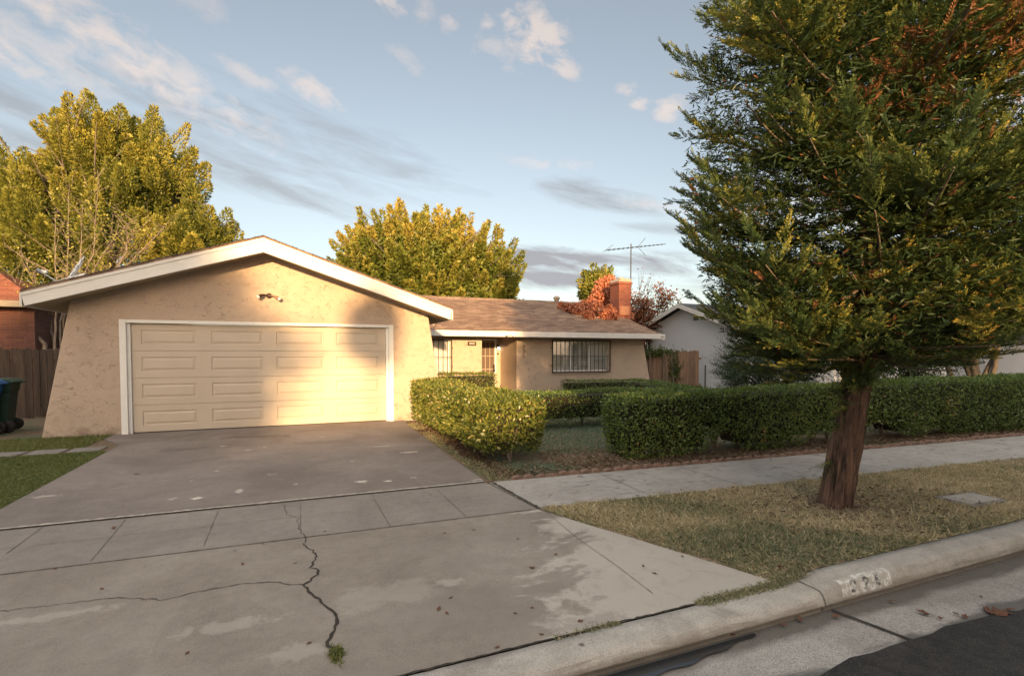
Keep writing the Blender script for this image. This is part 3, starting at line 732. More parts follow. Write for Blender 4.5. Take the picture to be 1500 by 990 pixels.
# front wall with the drive-through opening; flared wing walls at both sides
o0, o1 = DX0, DX1
outline = [(BL,-.05),(o0,-.05),(o0,DZ),(o1,DZ),(o1,-.05),(BR,-.05),(XR,roof_under(XR)),(APX,roof_under(APX)),(XL,roof_under(XL))]
mb = MB(); mb.prism(outline, 'y', GY, GY+.25); w = mb.build('garage_front_wall', M['stucco'], house, .018, 2)
mb = MB(); mb.box(XL+.02, XL+.22, GY+.26, 22, -.05, 2.40); mb.build('garage_side_wall', M['stucco'], house)
mb = MB(); mb.box(XR-.22, XR-.02, GY+.26, 15.3, -.05, 2.40)
mb.build('garage_side_wall', M['stucco'], house)
# roofs as thick sloped slabs
def roof_slab(name, mat, pts_top, th, parent=house):
    """quad given by its top corners (ccw from above)"""
    mb = MB(); vs = [Vector(p) for p in pts_top]+[Vector(p)-Vector((0,0,th)) for p in pts_top]
    mb.add(vs, [(0,1,2,3),(7,6,5,4),(0,4,5,1),(1,5,6,2),(2,6,7,3),(3,7,4,0)]); return mb.build(name, mat, parent)
FY = 11.27; BK = 22.6
GL, GR = -4.13, 3.37
zt = lambda x: APZ-SL*abs(x-APX)
r1 = roof_slab('garage_roof', M['shingle'], [(GL,FY-.02,zt(GL)+.02),(APX-.001,FY-.02,APZ+.02),(APX-.001,BK,APZ+.02),(GL,BK,zt(GL)+.02)], .035)
r2 = roof_slab('garage_roof', M['shingle'], [(APX+.001,FY-.02,APZ+.02),(GR,FY-.02,zt(GR)+.02),(GR,BK,zt(GR)+.02),(APX+.001,BK,APZ+.02)], .035)
# ragged shingle edge over the barge boards
mb = MB(); rr = random.Random(3)
for k in range(60):
    for sgn, xe in ((-1, GL), (1, GR)):
        t0, t1 = k/60, (k+.93)/60; xa = APX+(xe-APX)*t0; xb = APX+(xe-APX)*t1; h = rr.uniform(.004,.016)
        za, zb = zt(xa)+.022, zt(xb)+.022
        vs = [(xa,FY-.035,za),(xb,FY-.035,zb),(xb,FY+.25,zb),(xa,FY+.25,za),(xa,FY-.035,za+h),(xb,FY-.035,zb+h*.6),(xb,FY+.25,zb+h*.6),(xa,FY+.25,za+h)]
        mb.add(vs, [(0,1,5,4),(1,2,6,5),(2,3,7,6),(3,0,4,7),(4,5,6,7)])
mb.build('shingle_edge', M['shingle_grey'], house)
mb = MB()
mb.prism([(GL+.05,zt(GL+.05)-.20),(APX,APZ-.20),(GR-.05,zt(GR-.05)-.20),(GR-.05,zt(GR-.05)-.235),(APX,APZ-.235),(GL+.05,zt(GL+.05)-.235)], 'y', FY+.04, BK-.1)
mb.build('soffit', M['soffit'], house)
# barge boards (white fascia): main board + thin upper trim
mb = MB(); FH = .29
def barge(y0, y1, top, hgt):
    p = [(GL+.045,zt(GL)-hgt*.80+top),(APX,APZ-hgt+top),(GR-.045,zt(GR)-hgt*.80+top),(GR,zt(GR)+top),(APX,APZ+top),(GL,zt(GL)+top)]
    mb.prism(p, 'y', y0, y1)
barge(FY, FY+.038, -.014, FH-.01); mb.build('barge_board', M['trim'], house, .004)
mb = MB()
p = [(GL-.004,zt(GL)-.075),(APX,APZ-.075),(GR+.004,zt(GR)-.075),(GR+.004,zt(GR)-.012),(APX,APZ-.012),(GL-.004,zt(GL)-.012)]
mb.prism(p, 'y', FY-.014, FY-.001); mb.build('trim_strip', M['trim'], house, .003)
# eave boards running back
mb = MB(); mb.box(GL-.03, GL, FY+.04, BK, zt(GL)-.24, zt(GL)-.02); mb.build('eave_board', M['trim'], house); mb = MB(); mb.box(GR, GR+.03, FY+.04, 15.0, zt(GR)-.24, zt(GR)-.02); mb.build('eave_board', M['trim'], house)

# garage door frame (white casing)
mb = MB(); cw = .085
mb.box(o0-.02, o0+cw, GY-.035, GY+.16, -.0, DZ+.035); mb.box(o1-cw, o1+.02, GY-.035, GY+.16, 0, DZ+.035)
mb.box(o0+cw+.001, o1-cw-.001, GY-.034, GY+.16, DZ-.030, DZ+.034)
mb.build('door_casing', M['white'], house, .006)
mb = MB(); mb.box(o0+cw+.001, o0+cw+.055, GY+.03, GY+.15, 0, DZ-.032); mb.build('door_stop', M['white'], house, .004); mb = MB(); mb.box(o1-cw-.055, o1-cw-.001, GY+.03, GY+.15, 0, DZ-.042)
mb.build('door_stop', M['white'], house, .004)
# sectional door: four boards each with four raised panels
door = empty('garage_door', (0, 0, 0)); door.parent = house; door.matrix_parent_inverse = house.matrix_basis.inverted()
dx0, dx1 = o0+cw+.06, o1-cw-.06; dzb, dzt = .025, DZ-.036; sh = (dzt-dzb)/4; cwid = (dx1-dx0)/4
for k in range(4):
    mb = MB(); z0, z1 = dzb+k*sh+.003, dzb+(k+1)*sh-.003; y = GY+.075
    xs = [dx0]
    for c in range(4): xs += [dx0+c*cwid+(.13 if c else .15), dx0+(c+1)*cwid-(.13 if c < 3 else .15)]
    xs.append(dx1); zs = [z0, z0+.125, z1-.115, z1]
    for i in range(len(xs)-1):
        for j in range(3):
            x0, x1, a, b_ = xs[i], xs[i+1], zs[j], zs[j+1]
            if j == 1 and i % 2 == 1:
                rings = []
                for inset, d in ((0,0),(.008,.015),(.022,.017),(.058,.004),(.064,.003)):
                    rings.append([(x0+inset,y+d,a+inset),(x1-inset,y+d,a+inset),(x1-inset,y+d,b_-inset),(x0+inset,y+d,b_-inset)])
                vs = [p for r_ in rings for p in r_]; fs = []
                for q in range(len(rings)-1):
                    for e in range(4): fs.append((q*4+e, q*4+(e+1)%4, (q+1)*4+(e+1)%4, (q+1)*4+e))
                fs.append(tuple(range(4*(len(rings)-1), 4*len(rings)))); mb.add(vs, fs)
            else: mb.add([(x0,y,a),(x1,y,a),(x1,y,b_),(x0,y,b_)], [(0,1,2,3)])
    # rolled top and bottom edges and back
    mb.add([(dx0,y,z1),(dx1,y,z1),(dx1,y+.036,z1+.0028),(dx0,y+.036,z1+.0028)], [(0,1,2,3)])
    mb.add([(dx0,y,z0),(dx1,y,z0),(dx1,y+.036,z0-.0028),(dx0,y+.036,z0-.0028)], [(3,2,1,0)])
    mb.box(dx0, dx1, y+.0365, y+.060, z0-.0028, z1+.0028)
    o = mb.build('door_panel', M['door'], door)
    o.rotation_euler = (0, 0, 0)
mb = MB(); mb.box(dx0, dx1, GY+.075, GY+.13, .004, .024); mb.build('weather_strip', M['darkmetal'], door)
mb = MB(); mb.box(dx0+.02, dx0+.30, GY+.074, GY+.084, dzb+.06, dzb+.10)
# twin floodlight on the gable
fx, fz = -.37, 2.72
fl = empty('gable_floodlight'); fl.parent = house; fl.matrix_parent_inverse = house.matrix_basis.inverted()
mb = MB(); mb.lathe([(.0,-.035),(.05,-.034),(.055,-.02),(.055,0)], (fx, GY-.0, fz), 16, axis='y'); mb.build('mounting_plate', M['brown'], fl)
for s in (-1, 1):
    p0 = Vector((fx+s*.03, GY-.04, fz)); p1 = p0+Vector((s*.06,-.05,.015 if s < 0 else -.01)); d = Vector((s*.8,-.5,-.45)).normalized()
    mb = MB(); mb.tube([p0, p1, p1+d*.03], [.014,.014,.02], 8); mb.tube([p1+d*.02, p1+d*.05, p1+d*.11, p1+d*.13], [.022,.034,.038,.040], 14); hd = mb.build('lamp_head', M['brown'] if s < 0 else M['tan'], fl)
    mb = MB(); mb.tube([p1+d*.128, p1+d*.15, p1+d*.16], [.037,.036,.015], 14); mb.build('bulb', M['white'], hd)

# ---- main wing
WY = 15.3; MX1 = 11.63; MB1 = 12.12; RX = 6.72; RX0 = 5.53; DY = 16.7; MZ = 2.10
win1 = (3.45, 4.50, .92, 1.95); win2 = (8.02, 10.20, .93, 1.97)
def wall_with_hole(x0, x1, z0, z1, h, flare=0):
    hx0, hx1, hz0, hz1 = h; mb = MB(); y0, y1 = WY, WY+.2
    # butt pieces: below, above, left, right of the opening
    mb.box(x0, x1 if not flare else x1, y0, y1, z0, hz0)
    mb.box(x0, x1, y0, y1, hz1, z1); mb.box(x0, hx0, y0, y1, hz0, hz1); mb.box(hx1, x1, y0, y1, hz0, hz1)
    return mb
mb = wall_with_hole(3.0, RX0, -.05, MZ+.1, win1); mb.build('porch_wall', M['stucco'], house)
mb = wall_with_hole(RX, MX1-.25, -.05, MZ+.1, win2)
mb.prism([(MX1-.25,-.05),(MB1,-.05),(MX1,MZ+.1),(MX1-.25,MZ+.1)], 'y', WY, WY+.2)
mb.build('front_wall', M['stucco'], house)
mb = MB(); mb.box(RX0-.2, RX0, WY+.2, DY, -.05, MZ+.1); mb.build('entry_side_wall', M['stucco'], house); mb = MB(); mb.box(RX, RX+.2, WY+.2, DY, -.05, MZ+.1); mb.build('entry_side_wall', M['stucco'], house)
mb = MB(); mb.box(RX0-.2, RX0+.05, DY, DY+.2, -.05, MZ+.1); mb.box(RX0+1.02, RX+.2, DY, DY+.2, -.05, MZ+.1); mb.box(RX0+.05, RX0+1.02, DY, DY+.2, 2.04, MZ+.1); mb.build('entry_wall', M['stucco'], house)
mb = MB(); mb.box(MX1-.25, MX1-.05, WY+.2, 23.3, -.05, MZ+.1); mb.prism([(15.32,MZ+.1),(19,3.50),(22.7,MZ+.1)], 'x', MX1-.25, MX1-.06); mb.build('end_wall', M['stucco'], house)
mb = MB(); mb.box(XL+.24, MX1-.3, 23.1, 23.3, -.05, MZ+.1); mb.build('back_wall', M['stucco'], house)
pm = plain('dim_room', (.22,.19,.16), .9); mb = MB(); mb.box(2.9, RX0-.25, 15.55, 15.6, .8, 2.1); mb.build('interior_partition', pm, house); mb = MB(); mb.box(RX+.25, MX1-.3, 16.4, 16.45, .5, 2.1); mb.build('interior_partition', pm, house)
# porch floor
mb = MB(); mb.box(RX0, RX, 14.9, DY, -.05, .06); mb.build('porch_step', M['walk'], house)
# roof of the main wing
EY = 14.68; EZ = 2.20; RGY, RGZ = 19.0, 3.66; MXR = 11.96
roof_slab('main_roof', M['shingle'], [(0.0,EY,EZ+.02),(MXR,EY,EZ+.02),(MXR,RGY-.001,RGZ),(0.0,RGY-.001,RGZ)], .05)
roof_slab('main_roof', M['shingle'], [(0.0,RGY+.001,RGZ),(MXR,RGY+.001,RGZ),(MXR,23.6,EZ+.02),(0.0,23.6,EZ+.02)], .05)
mb = MB(); rr = random.Random(5)
xx = 0.2
while xx < MXR-.2:
    w_ = .29; h = rr.uniform(.012,.02)
    mb.prism([(RGY-.15,RGZ-.05+h),(RGY,RGZ+.012+h),(RGY+.15,RGZ-.05+h),(RGY+.15,RGZ-.075),(RGY,RGZ-.01),(RGY-.15,RGZ-.075)], 'x', xx, xx+w_*.97); xx += w_
mb.build('ridge_cap', M['shingle'], house)
mb = MB(); mb.prism([(0,0),(0,0),(0,0)], 'x', 0, 0) if False else None
mb.box(3.2, MXR+.03, EY-.025, EY-.001, 2.045, 2.215); mb.build('fascia_board', M['trim'], house, .006)
mb = MB()
mb.prism([(EY-.02,EZ-.17),(EY,EZ+.005),(RGY,RGZ-.015),(RGY,RGZ-.20)], 'x', MXR+.001, MXR+.03); mb.build('rake_board', M['trim'], house)
mb = MB(); mb.box(3.2, MXR-.01, EY+.001, DY+.1, MZ-.025, MZ+.015); mb.build('soffit', M['soffit'], house)
mb = MB(); mb.box(MXR-.02, MXR+.12, EY-.09, EY+.03, 2.12, 2.20); mb.box(MXR+.03,MXR+.16,EY-.05,EY-.01,2.02,2.13); mb.build('gutter_end', M['trim'], house, .01)
# twin floodlight on the fascia
fl = empty('eave_floodlight'); fl.parent = house; fl.matrix_parent_inverse = house.matrix_basis.inverted()
fx, fy, fz = 6.2, EY-.03, 2.12
mb = MB(); mb.lathe([(0,-.02),(.05,-.02),(.05,0)], (fx,fy,fz), 14, axis='y'); mb.build('mounting_plate', M['white'], fl)
for s in (-1, 1):
    p1 = Vector((fx+s*.05, fy-.05, fz-.01)); d = Vector((s*.75,-.5,-.4)).normalized()
    mb = MB(); mb.tube([Vector((fx,fy-.02,fz)), p1, p1+d*.03], .012, 8); mb.tube([p1+d*.02, p1+d*.05, p1+d*.12], [.02,.035,.042], 12); hd = mb.build('lamp_head', M['white'], fl)
    mb = MB(); mb.tube([p1+d*.119, p1+d*.135], [.038,.03], 12); mb.build('bulb', M['alum'], hd)
# vertical house number 225
mb = MB()
for i, ch in enumerate('225'):
    add_digit(mb, ch, (xat(767, WY)[0], WY-.006, 1.74-i*.145), (1,0,0), (0,0,1), .062, .105, .015)
mb.build('house_number', M['brown'], house)
# small dark name plaque
px0 = 5.2
pl = empty('name_plaque'); pl.parent = house; pl.matrix_parent_inverse = house.matrix_basis.inverted()
mb = MB(); mb.box(px0-.14, px0+.14, WY-.03, WY-.001, 1.78, 1.90); mb.build('board', M['brown'], pl, .006)
mb = MB()
for i in range(5):
    mb.box(px0-.085+i*.036, px0-.085+i*.036+.022, WY-.034, WY-.0305, 1.825, 1.858)
mb.build('lettering', M['white'], pl)

# window builders
def casement(name, w, panes, shutters, bars, hbars, parent=house, blind=False):
    x0, x1, z0, z1 = w; root = empty(name); root.parent = parent; root.matrix_parent_inverse = parent.matrix_basis.inverted()
    t = .045; y = WY+.06
    mb = MB(); mb.box(x0, x1, y, y+.06, z0, z0+t); mb.box(x0, x1, y, y+.06, z1-t, z1); mb.box(x0, x0+t, y+.001, y+.059, z0+t, z1-t); mb.box(x1-t, x1, y+.001, y+.059, z0+t, z1-t)
    for k in range(1, panes): xm = x0+(x1-x0)*k/panes; mb.box(xm-.022, xm+.022, y+.005, y+.055, z0+t, z1-t)
    mb.build('frame', M['white'], root, .003)
    gm = M['pane']; mb = MB(); mb.box(x0+t, x1-t, y+.028, y+.032, z0+t, z1-t); mb.build('pane', gm, root)
    if shutters:
        mb = MB(); n = 4; wd = (x1-x0)/n; ys = y+.095
        for k in range(n):
            a, b_ = x0+k*wd+.004, x0+(k+1)*wd-.004; st = .065
            mb.box(a, a+st, ys-.015, ys+.015, z0+.01, z1-.01); mb.box(b_-st, b_, ys-.015, ys+.015, z0+.01, z1-.01)
            mb.box(a+st, b_-st, ys-.014, ys+.014, z0+.01, z0+.09); mb.box(a+st, b_-st, ys-.014, ys+.014, z1-.09, z1-.01)
            nl = 12; zz0, zz1 = z0+.09, z1-.09
            for j in range(nl):
                zc = zz0+(j+.5)*(zz1-zz0)/nl; closed = (k == 3) or (k == 2 and j in (2,3)) or (k == 1 and j == 0) or (k == 0 and j in (0,))
                if k == 3 and j == 3: closed = False
                tl = R(74 if closed else 42)
                mb.obox(((a+b_)/2, ys, zc), ((b_-a)/2-st-.002,0,0), (0,.036*math.cos(tl),.036*math.sin(tl)), (0,-.004*math.sin(tl),.004*math.cos(tl)))
            mb.box((a+b_)/2-.006, (a+b_)/2+.006, ys-.052, ys-.040, zz0+.02, zz1-.02)
        mb.build('shutter', M['white'], root)
    if blind:
        mb = MB(); 
        n = 7
        for k in range(n):
            a = x0+k*(x1-x0)/n; mb.obox((a+(x1-x0)/n/2, y+.12, (z0+z1)/2), ((x1-x0)/n/2*1.02,.012,0), (0,.001,0), (0,0,(z1-z0)/2-.01))
        mb.build('vertical_blind', M['white'], root)
    # burglar bars
    mb = MB(); yb = WY-.07; e = .05; r_ = .0065
    X0, X1, Z0, Z1 = x0-e, x1+e, z0-e*.6, z1+e*.2
    mb.box(X0, X1, yb-.014, yb+.014, Z0, Z0+.03); mb.box(X0, X1, yb-.014, yb+.014, Z1-.03, Z1); mb.box(X0, X0+.03, yb-.013, yb+.013, Z0+.03, Z1-.03); mb.box(X1-.03, X1, yb-.013, yb+.013, Z0+.03, Z1-.03)
    for k in range(1, bars): xm = X0+(X1-X0)*k/bars; mb.box(xm-r_, xm+r_, yb-r_, yb+r_, Z0+.03, Z1-.03)
    for h in hbars: zz = Z0+(Z1-Z0)*h; mb.box(X0+.03, X1-.03, yb-.011, yb+.011, zz-.007, zz+.007)
    for (xx, zz) in ((X0-.02,Z0+.25),(X1,Z0+.25),(X0-.02,Z1-.25),(X1,Z1-.25)): mb.box(xx, xx+.02, yb-.01, WY, zz-.012, zz+.012)
    mb.build('burglar_bar', M['black'], root)
    return root
m, nt_, b = nmat('clear_pane'); g = G(nt_)
gl = g.n('ShaderNodeBsdfGlossy'); gl.inputs[1].default_value = .02; tr = g.n('ShaderNodeBsdfTransparent'); fr = g.n('ShaderNodeFresnel'); fr.inputs[0].default_value = 1.5
mx = g.n('ShaderNodeMixShader'); nt_.links.new(g.math('ADD', fr.outputs[0], .06), mx.inputs[0]); nt_.links.new(tr.outputs[0], mx.inputs[1]); nt_.links.new(gl.outputs[0], mx.inputs[2]); nt_.links.new(mx.outputs[0], nt_.nodes['Material Output'].inputs[0])
M['pane'] = m
casement('porch_window', win1, 2, False, 8, (.5,), blind=True)
casement('bedroom_window', win2, 3, True, 14, (.5,))
# security screen door
sd_ = empty('screen_door'); sd_.parent = house; sd_.matrix_parent_inverse = house.matrix_basis.inverted()
a, b_ = RX0+.06, RX0+1.01; y = DY-.04
mb = MB(); mb.box(a-.0, a+.05, y-.03, y+.06, .06, 2.03); mb.box(b_-.05, b_, y-.03, y+.06, .06, 2.03); mb.box(a+.05, b_-.05, y-.029, y+.06, 1.98, 2.03); mb.build('frame', M['white'], sd_, .003)
mb = MB(); mb.box(a+.055, b_-.055, y+.012, y+.016, .08, 1.975); mb.build('mesh_screen', plain('screen_mesh', (.12,.085,.065), .7, var=.2, scale=200), sd_)
mb = MB()
for k in range(0, 6): xm = a+.065+(b_-a-.13)*k/5; mb.box(xm-.007, xm+.007, y-.005, y+.008, .08, 1.975)
for z_ in (.10, .55, 1.0, 1.45, 1.93): mb.box(a+.055, b_-.055, y-.008, y-.0055, z_-.008, z_+.008)
mb.build('grille', plain('pale_grille', (.50,.42,.34), .5), sd_)
mb = MB(); mb.box(b_-.11, b_-.06, y-.035, y-.02, .90, 1.16); mb.lathe([(.0,-.07),(.025,-.065),(.03,-.045),(.012,-.03),(.012,0)], (b_-.085, y-.02, .95), 12, axis='y'); mb.lathe([(0,-.03),(.024,-.028),(.024,0)], (b_-.085, y-.03, 1.10), 12, axis='y'); mb.build('handle', M['black'], sd_)
# porch light and bell on the jamb side
plt = empty('porch_light'); plt.parent = house; plt.matrix_parent_inverse = house.matrix_basis.inverted()
lx, lz = RX0+1.09, 1.72
mb = MB(); mb.box(lx-.04, lx+.04, DY-.02, DY, lz-.08, lz+.12); mb.tube([(lx,DY-.02,lz+.08),(lx,DY-.07,lz+.10),(lx,DY-.10,lz+.07)], .010, 8); mb.lathe([(.0,.08),(.05,.06),(.055,.045)], (lx,DY-.10,lz), 14); mb.build('bracket', M['brown'], plt)
mb = MB(); mb.lathe([(.035,.045),(.048,.0),(.04,-.05),(.015,-.07),(0,-.072)], (lx,DY-.10,lz), 14); mb.build('lamp_globe', M['lamp'], plt)
mb = MB(); mb.box(lx-.03, lx+.03, DY-.03, DY, 1.50, 1.56); mb.build('doorbell', M['brown'], house)

# chimney at the end wall
ch = empty('chimney'); ch.parent = house; ch.matrix_parent_inverse = house.matrix_basis.inverted()
cx = 11.93; cy = 17.05
mb = MB(); mb.box(cx-.29, cx+.27, cy-.30, cy+.30, 0, 4.20); mb.build('stack', M['brick'], ch, .006)
mb = MB(); mb.box(cx-.33, cx+.31, cy-.34, cy+.34, 4.20, 4.29); mb.build('corbel', M['brick'], ch, .006)
mb = MB(); mb.prism([(cx-.31,4.29),(cx+.29,4.29),(cx+.22,4.42),(cx-.22,4.42)], 'y', cy-.33, cy+.33); mb.lathe([(.0,4.50),(.12,4.49),(.13,4.42)], (cx,cy,0), 14); mb.build('crown', M['cement'], ch, .01)
mb = MB(); mb.box(cx-.24, cx+.20, cy-.315, cy-.301, 3.02, 3.36); mb.build('patch', plain('patched_brick', (.42,.20,.12), .9, var=.2), ch)
# roof vent on ridge
mb = MB(); mb.lathe([(.10,3.55),(.10,3.78),(.14,3.80),(.14,3.86),(.06,3.92),(0,3.93)], (10.25, 19.2, 0), 14); mb.build('roof_vent', M['cement'], house)
# white flashing / patio panel over the left eave
mb = MB()
def lp(px, py, Y): x, Z = xat(px, Y); return x, zat(px, py, Y)
Y1 = 11.9
a = lp(41, 429, Y1); b_ = lp(127, 405, Y1)
mb.prism([(a[0],a[1]),(b_[0],b_[1]),(b_[0],b_[1]+.055),(a[0],a[1]+.055)], 'y', Y1, Y1+2.5); mb.build('roof_panel', M['white'], house)
wpar(house)
# children of nested empties keep world coordinates too: nested empties sit at the world origin
# thin wire from the garage eave
w = MB(); pts = [(3.30, 12.2, 2.33), (3.52, 13.5, 2.20), (3.72, 14.66, 2.13)]
w.tube(pts, .007, 6)
x_ = 3.78; w.tube([(x_,14.5,2.42),(x_,14.5,2.05),(x_+.01,14.55,1.98)], .005, 6)
tag(w.build('wire', M['alum']), 'thin pale wire looping from the garage eave to the main roof', 'wire')
# satellite dish on the garage roof seen edge-on
ds = empty('satellite_dish', (0,0,0), 'grey satellite dish with its arm behind the left garage eave', 'satellite dish')
Y1 = 13.6; bx, bz = lp(104, 412, Y1)
c0 = Vector((lp(116,399,Y1)[0], Y1, lp(116,399,Y1)[1])); nrm = Vector((-.80,-.32,.45)).normalized()
uu = nrm.cross(Vector((0,0,1))).normalized(); vv = uu.cross(nrm)
mb = MB(); vs = []; nr, na = 5, 24
for i in range(nr+1):
    for k in range(na):
        a = 2*math.pi*k/na; r_ = .34*i/nr
        vs.append(c0+uu*r_*math.cos(a)+vv*r_*1.05*math.sin(a)+nrm*(.05*(i/nr)**2))
for i in range(nr):
    for k in range(na): mb.add([vs[i*na+k], vs[i*na+(k+1)%na], vs[(i+1)*na+(k+1)%na], vs[(i+1)*na+k]], [(0,1,2,3)], smooth=True)
o = mb.build('reflector', M['white'], ds); sm = o.modifiers.new('thick', 'SOLIDIFY'); sm.thickness = .012
e = Vector((lp(66,400,Y1)[0], Y1, lp(66,400,Y1)[1])); mb = MB(); mb.tube([c0-nrm*.02-vv*.3, (c0-vv*.3+e)/2-Vector((0,0,.05)), e], .012, 8); mb.build('arm', M['alum'], ds)
mb = MB(); mb.tube([e-nrm*.02, e+nrm*.10], [.035,.045], 12); mb.obox(e+Vector((.02,0,.02)), (.06,0,0),(0,.03,0),(0,0,.03)); mb.build('receiver', M['alum'], ds)
mb = MB(); mb.tube([c0-nrm*.03, c0-nrm*.12-Vector((0,0,.12)), Vector((c0.x+.1, Y1, zt(c0.x+.1)-.0))], .02, 8); mb.build('mast', M['alum'], ds)
# tv antenna behind the chimney
an = empty('tv_antenna', (0,0,0), 'metal rooftop tv antenna on a tall mast behind the brick chimney', 'antenna')
Y1 = 18.3
def P3(px, py, Y, dy=0): x, Z = xat(px, Y); return Vector((x, Y, CAMH+(HOR-py)/F*Z))
t_ = P3(923, 362, Y1); 
mb = MB(); mb.tube([(t_.x, Y1, 2.6), t_+Vector((0,0,.1))], .022, 8); mb.build('mast', M['darkmetal'], an)
A = P3(886, 368, 18.0); B = P3(972, 359, 18.9); mb = MB(); mb.tube([A, B], .013, 8); d = (B-A).normalized(); sidev = d.cross(Vector((0,0,1))).normalized()
for k in range(14):
    t = .02+.96*k/13; L = .22-.10*k/13; q = A.lerp(B, t); tilt = Vector((0,0,.12))
    mb.tube([q-sidev*L-tilt*L, q+sidev*L+tilt*L], .008, 5)
q = A.lerp(B, .52)
mb.tube([q, P3(944, 350, 18.3)], .010, 5); mb.tube([q, P3(944, 375, 18.3)], .010, 5); mb.tube([A, P3(897, 360, 18.0)], .008, 5); mb.build('boom', M['darkmetal'], an)
# ------------------------------------------------------------------ plants
def rebase(root, loc):
    root.location = loc; wpar(root)
def A(*v): return np.array(v, float)

def hedge(name, label, p0, p1, width, h, dens, mat, leaf=.036, undercut=None, base=.10, wob=.06, group=None, cat='hedge', hfun=None, stems=8, endround=.1, brown=()):
    """box hedge; p0->p1 is the centre line"""
    p0, p1 = A(*p0), A(*p1); L = np.linalg.norm(p1-p0); t = (p1-p0)/L; s = A(-t[1], t[0])
    root = empty(name, (p0[0], p0[1], 0), label, cat, group)
    H = hfun or (lambda u: np.full(len(u), h))
    areas = dict(top=L*width, fr=L*h, bk=L*h, e0=width*h, e1=width*h)
    Ps, Ns = [], []
    for k, ar in areas.items():
        n = int(ar*dens*(1.0 if k != 'bk' else .5)); u = rng.uniform(0, 1, n); v = rng.uniform(0, 1, n)
        if k == 'top': a, b_, z = u*L, (v-.5)*width, None; N = np.tile(A(0,0,1), (n,1)); z = H(a)
        elif k in ('fr', 'bk'):
            sg = -1 if k == 'fr' else 1; a = u*L; b_ = np.full(n, sg*width/2); z = v*H(a); N = np.tile(A(0,sg,0), (n,1))
        else:
            a = np.full(n, 0. if k == 'e0' else L); b_ = (u-.5)*width; z = v*H(a); N = np.tile(A(-1 if k == 'e0' else 1,0,0), (n,1))
        Ps.append(np.stack([a, b_, z], 1)); Ns.append(N)
    P = np.concatenate(Ps); N = np.concatenate(Ns); n = len(P)
    # round the arrises a little, taper in towards the foot, lumps
    hh = H(P[:,0]); tz = np.clip(P[:,2]/hh, 0, 1)
    lump = fnoise(P, 3.2, 3)*wob+fnoise(P, 9, 4)*wob*.4
    dep = rng.exponential(.022, n)-.012
    if undercut is None: uc = np.zeros(n)+.06
    else: uc = undercut(P[:,0])
    foot = np.clip((.38-P[:,2])/.38, 0, 1)**1.4*(.07+uc)
    side = np.sign(N[:,1]); P[:,1] += side*(lump-dep)-np.sign(P[:,1])*foot*(np.abs(P[:,1])/(width/2))
    P[:,0] += np.sign(N[:,0])*(lump-dep-foot*.9)
    P[:,2] += (N[:,2] > 0)*(lump*.7-dep*.8)
    rt = np.clip((tz-.88)/.12, 0, 1)*(N[:,2] < .5); P[:,1] -= side*rt**2*.05
    eN = (N[:,2] > .5)*np.clip((np.abs(P[:,1])/(width/2)-.85)/.15, 0, 1); P[:,2] -= eN**2*.05
    low = base+.05*fnoise(P, 5, 8)+(uc*.9)
    keep = (P[:,2] > low) | (N[:,2] > .5); P, N = P[keep], N[keep]; n = len(P)
    spr = rng.random(n) < .03                                   # odd shoots that stand proud
    P += N*spr[:,None]*rng.uniform(.01,.07,(n,1))
    # local -> about the root
    def w(q): return np.stack([q[:,0]*t[0]+q[:,1]*s[0], q[:,0]*t[1]+q[:,1]*s[1], q[:,2]], 1)
    loc_ = P.copy(); P, N = w(P), w(N)
    D = unit(N*.55+A(0,0,.45)+sph(n)*.75); F_ = unit(N+sph(n)*.8)
    q = leaves(P, D, F_, leaf*rng.uniform(.5,1.45,n), leaf*rng.uniform(.36,.64,n), .2, .5)
    r = np.clip(rng.beta(1.7,2.1,n)+.10*fnoise(P, 1.2, 12), 0, 1)
    for (a_, z_, k_) in brown: r = np.where((np.hypot(loc_[:,0]-a_, (loc_[:,2]-z_)) < k_) & (rng.random(n) < .55), rng.uniform(.9,1,n), r)
    o = link('foliage', quads_mesh('hedge_leaves', q, r), mat, root)
    # solid dark core standing in for the shaded inside
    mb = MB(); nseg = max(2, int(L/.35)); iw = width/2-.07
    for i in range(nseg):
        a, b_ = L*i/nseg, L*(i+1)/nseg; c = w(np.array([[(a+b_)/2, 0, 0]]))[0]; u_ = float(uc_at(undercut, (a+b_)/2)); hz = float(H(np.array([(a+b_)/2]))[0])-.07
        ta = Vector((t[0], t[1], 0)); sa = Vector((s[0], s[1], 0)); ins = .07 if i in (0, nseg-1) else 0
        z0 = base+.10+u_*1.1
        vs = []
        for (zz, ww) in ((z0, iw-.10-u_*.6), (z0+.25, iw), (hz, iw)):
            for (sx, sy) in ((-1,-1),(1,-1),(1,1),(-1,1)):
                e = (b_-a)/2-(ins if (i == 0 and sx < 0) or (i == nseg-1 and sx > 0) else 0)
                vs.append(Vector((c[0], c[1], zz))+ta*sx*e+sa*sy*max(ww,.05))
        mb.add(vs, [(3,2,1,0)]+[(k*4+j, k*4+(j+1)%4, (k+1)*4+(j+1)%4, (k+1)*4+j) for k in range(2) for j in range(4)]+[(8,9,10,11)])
    mb.build('dark_core', M['hedge_core'], root)
    mb = MB(); rr = random.Random(int(L*77)); e0, e1 = w(np.array([[.2,0,0],[L-.2,0,0]])); mb.tube([Vector(e0)-Vector((0,0,.03)), Vector(e1)-Vector((0,0,.03))], .03, 5)
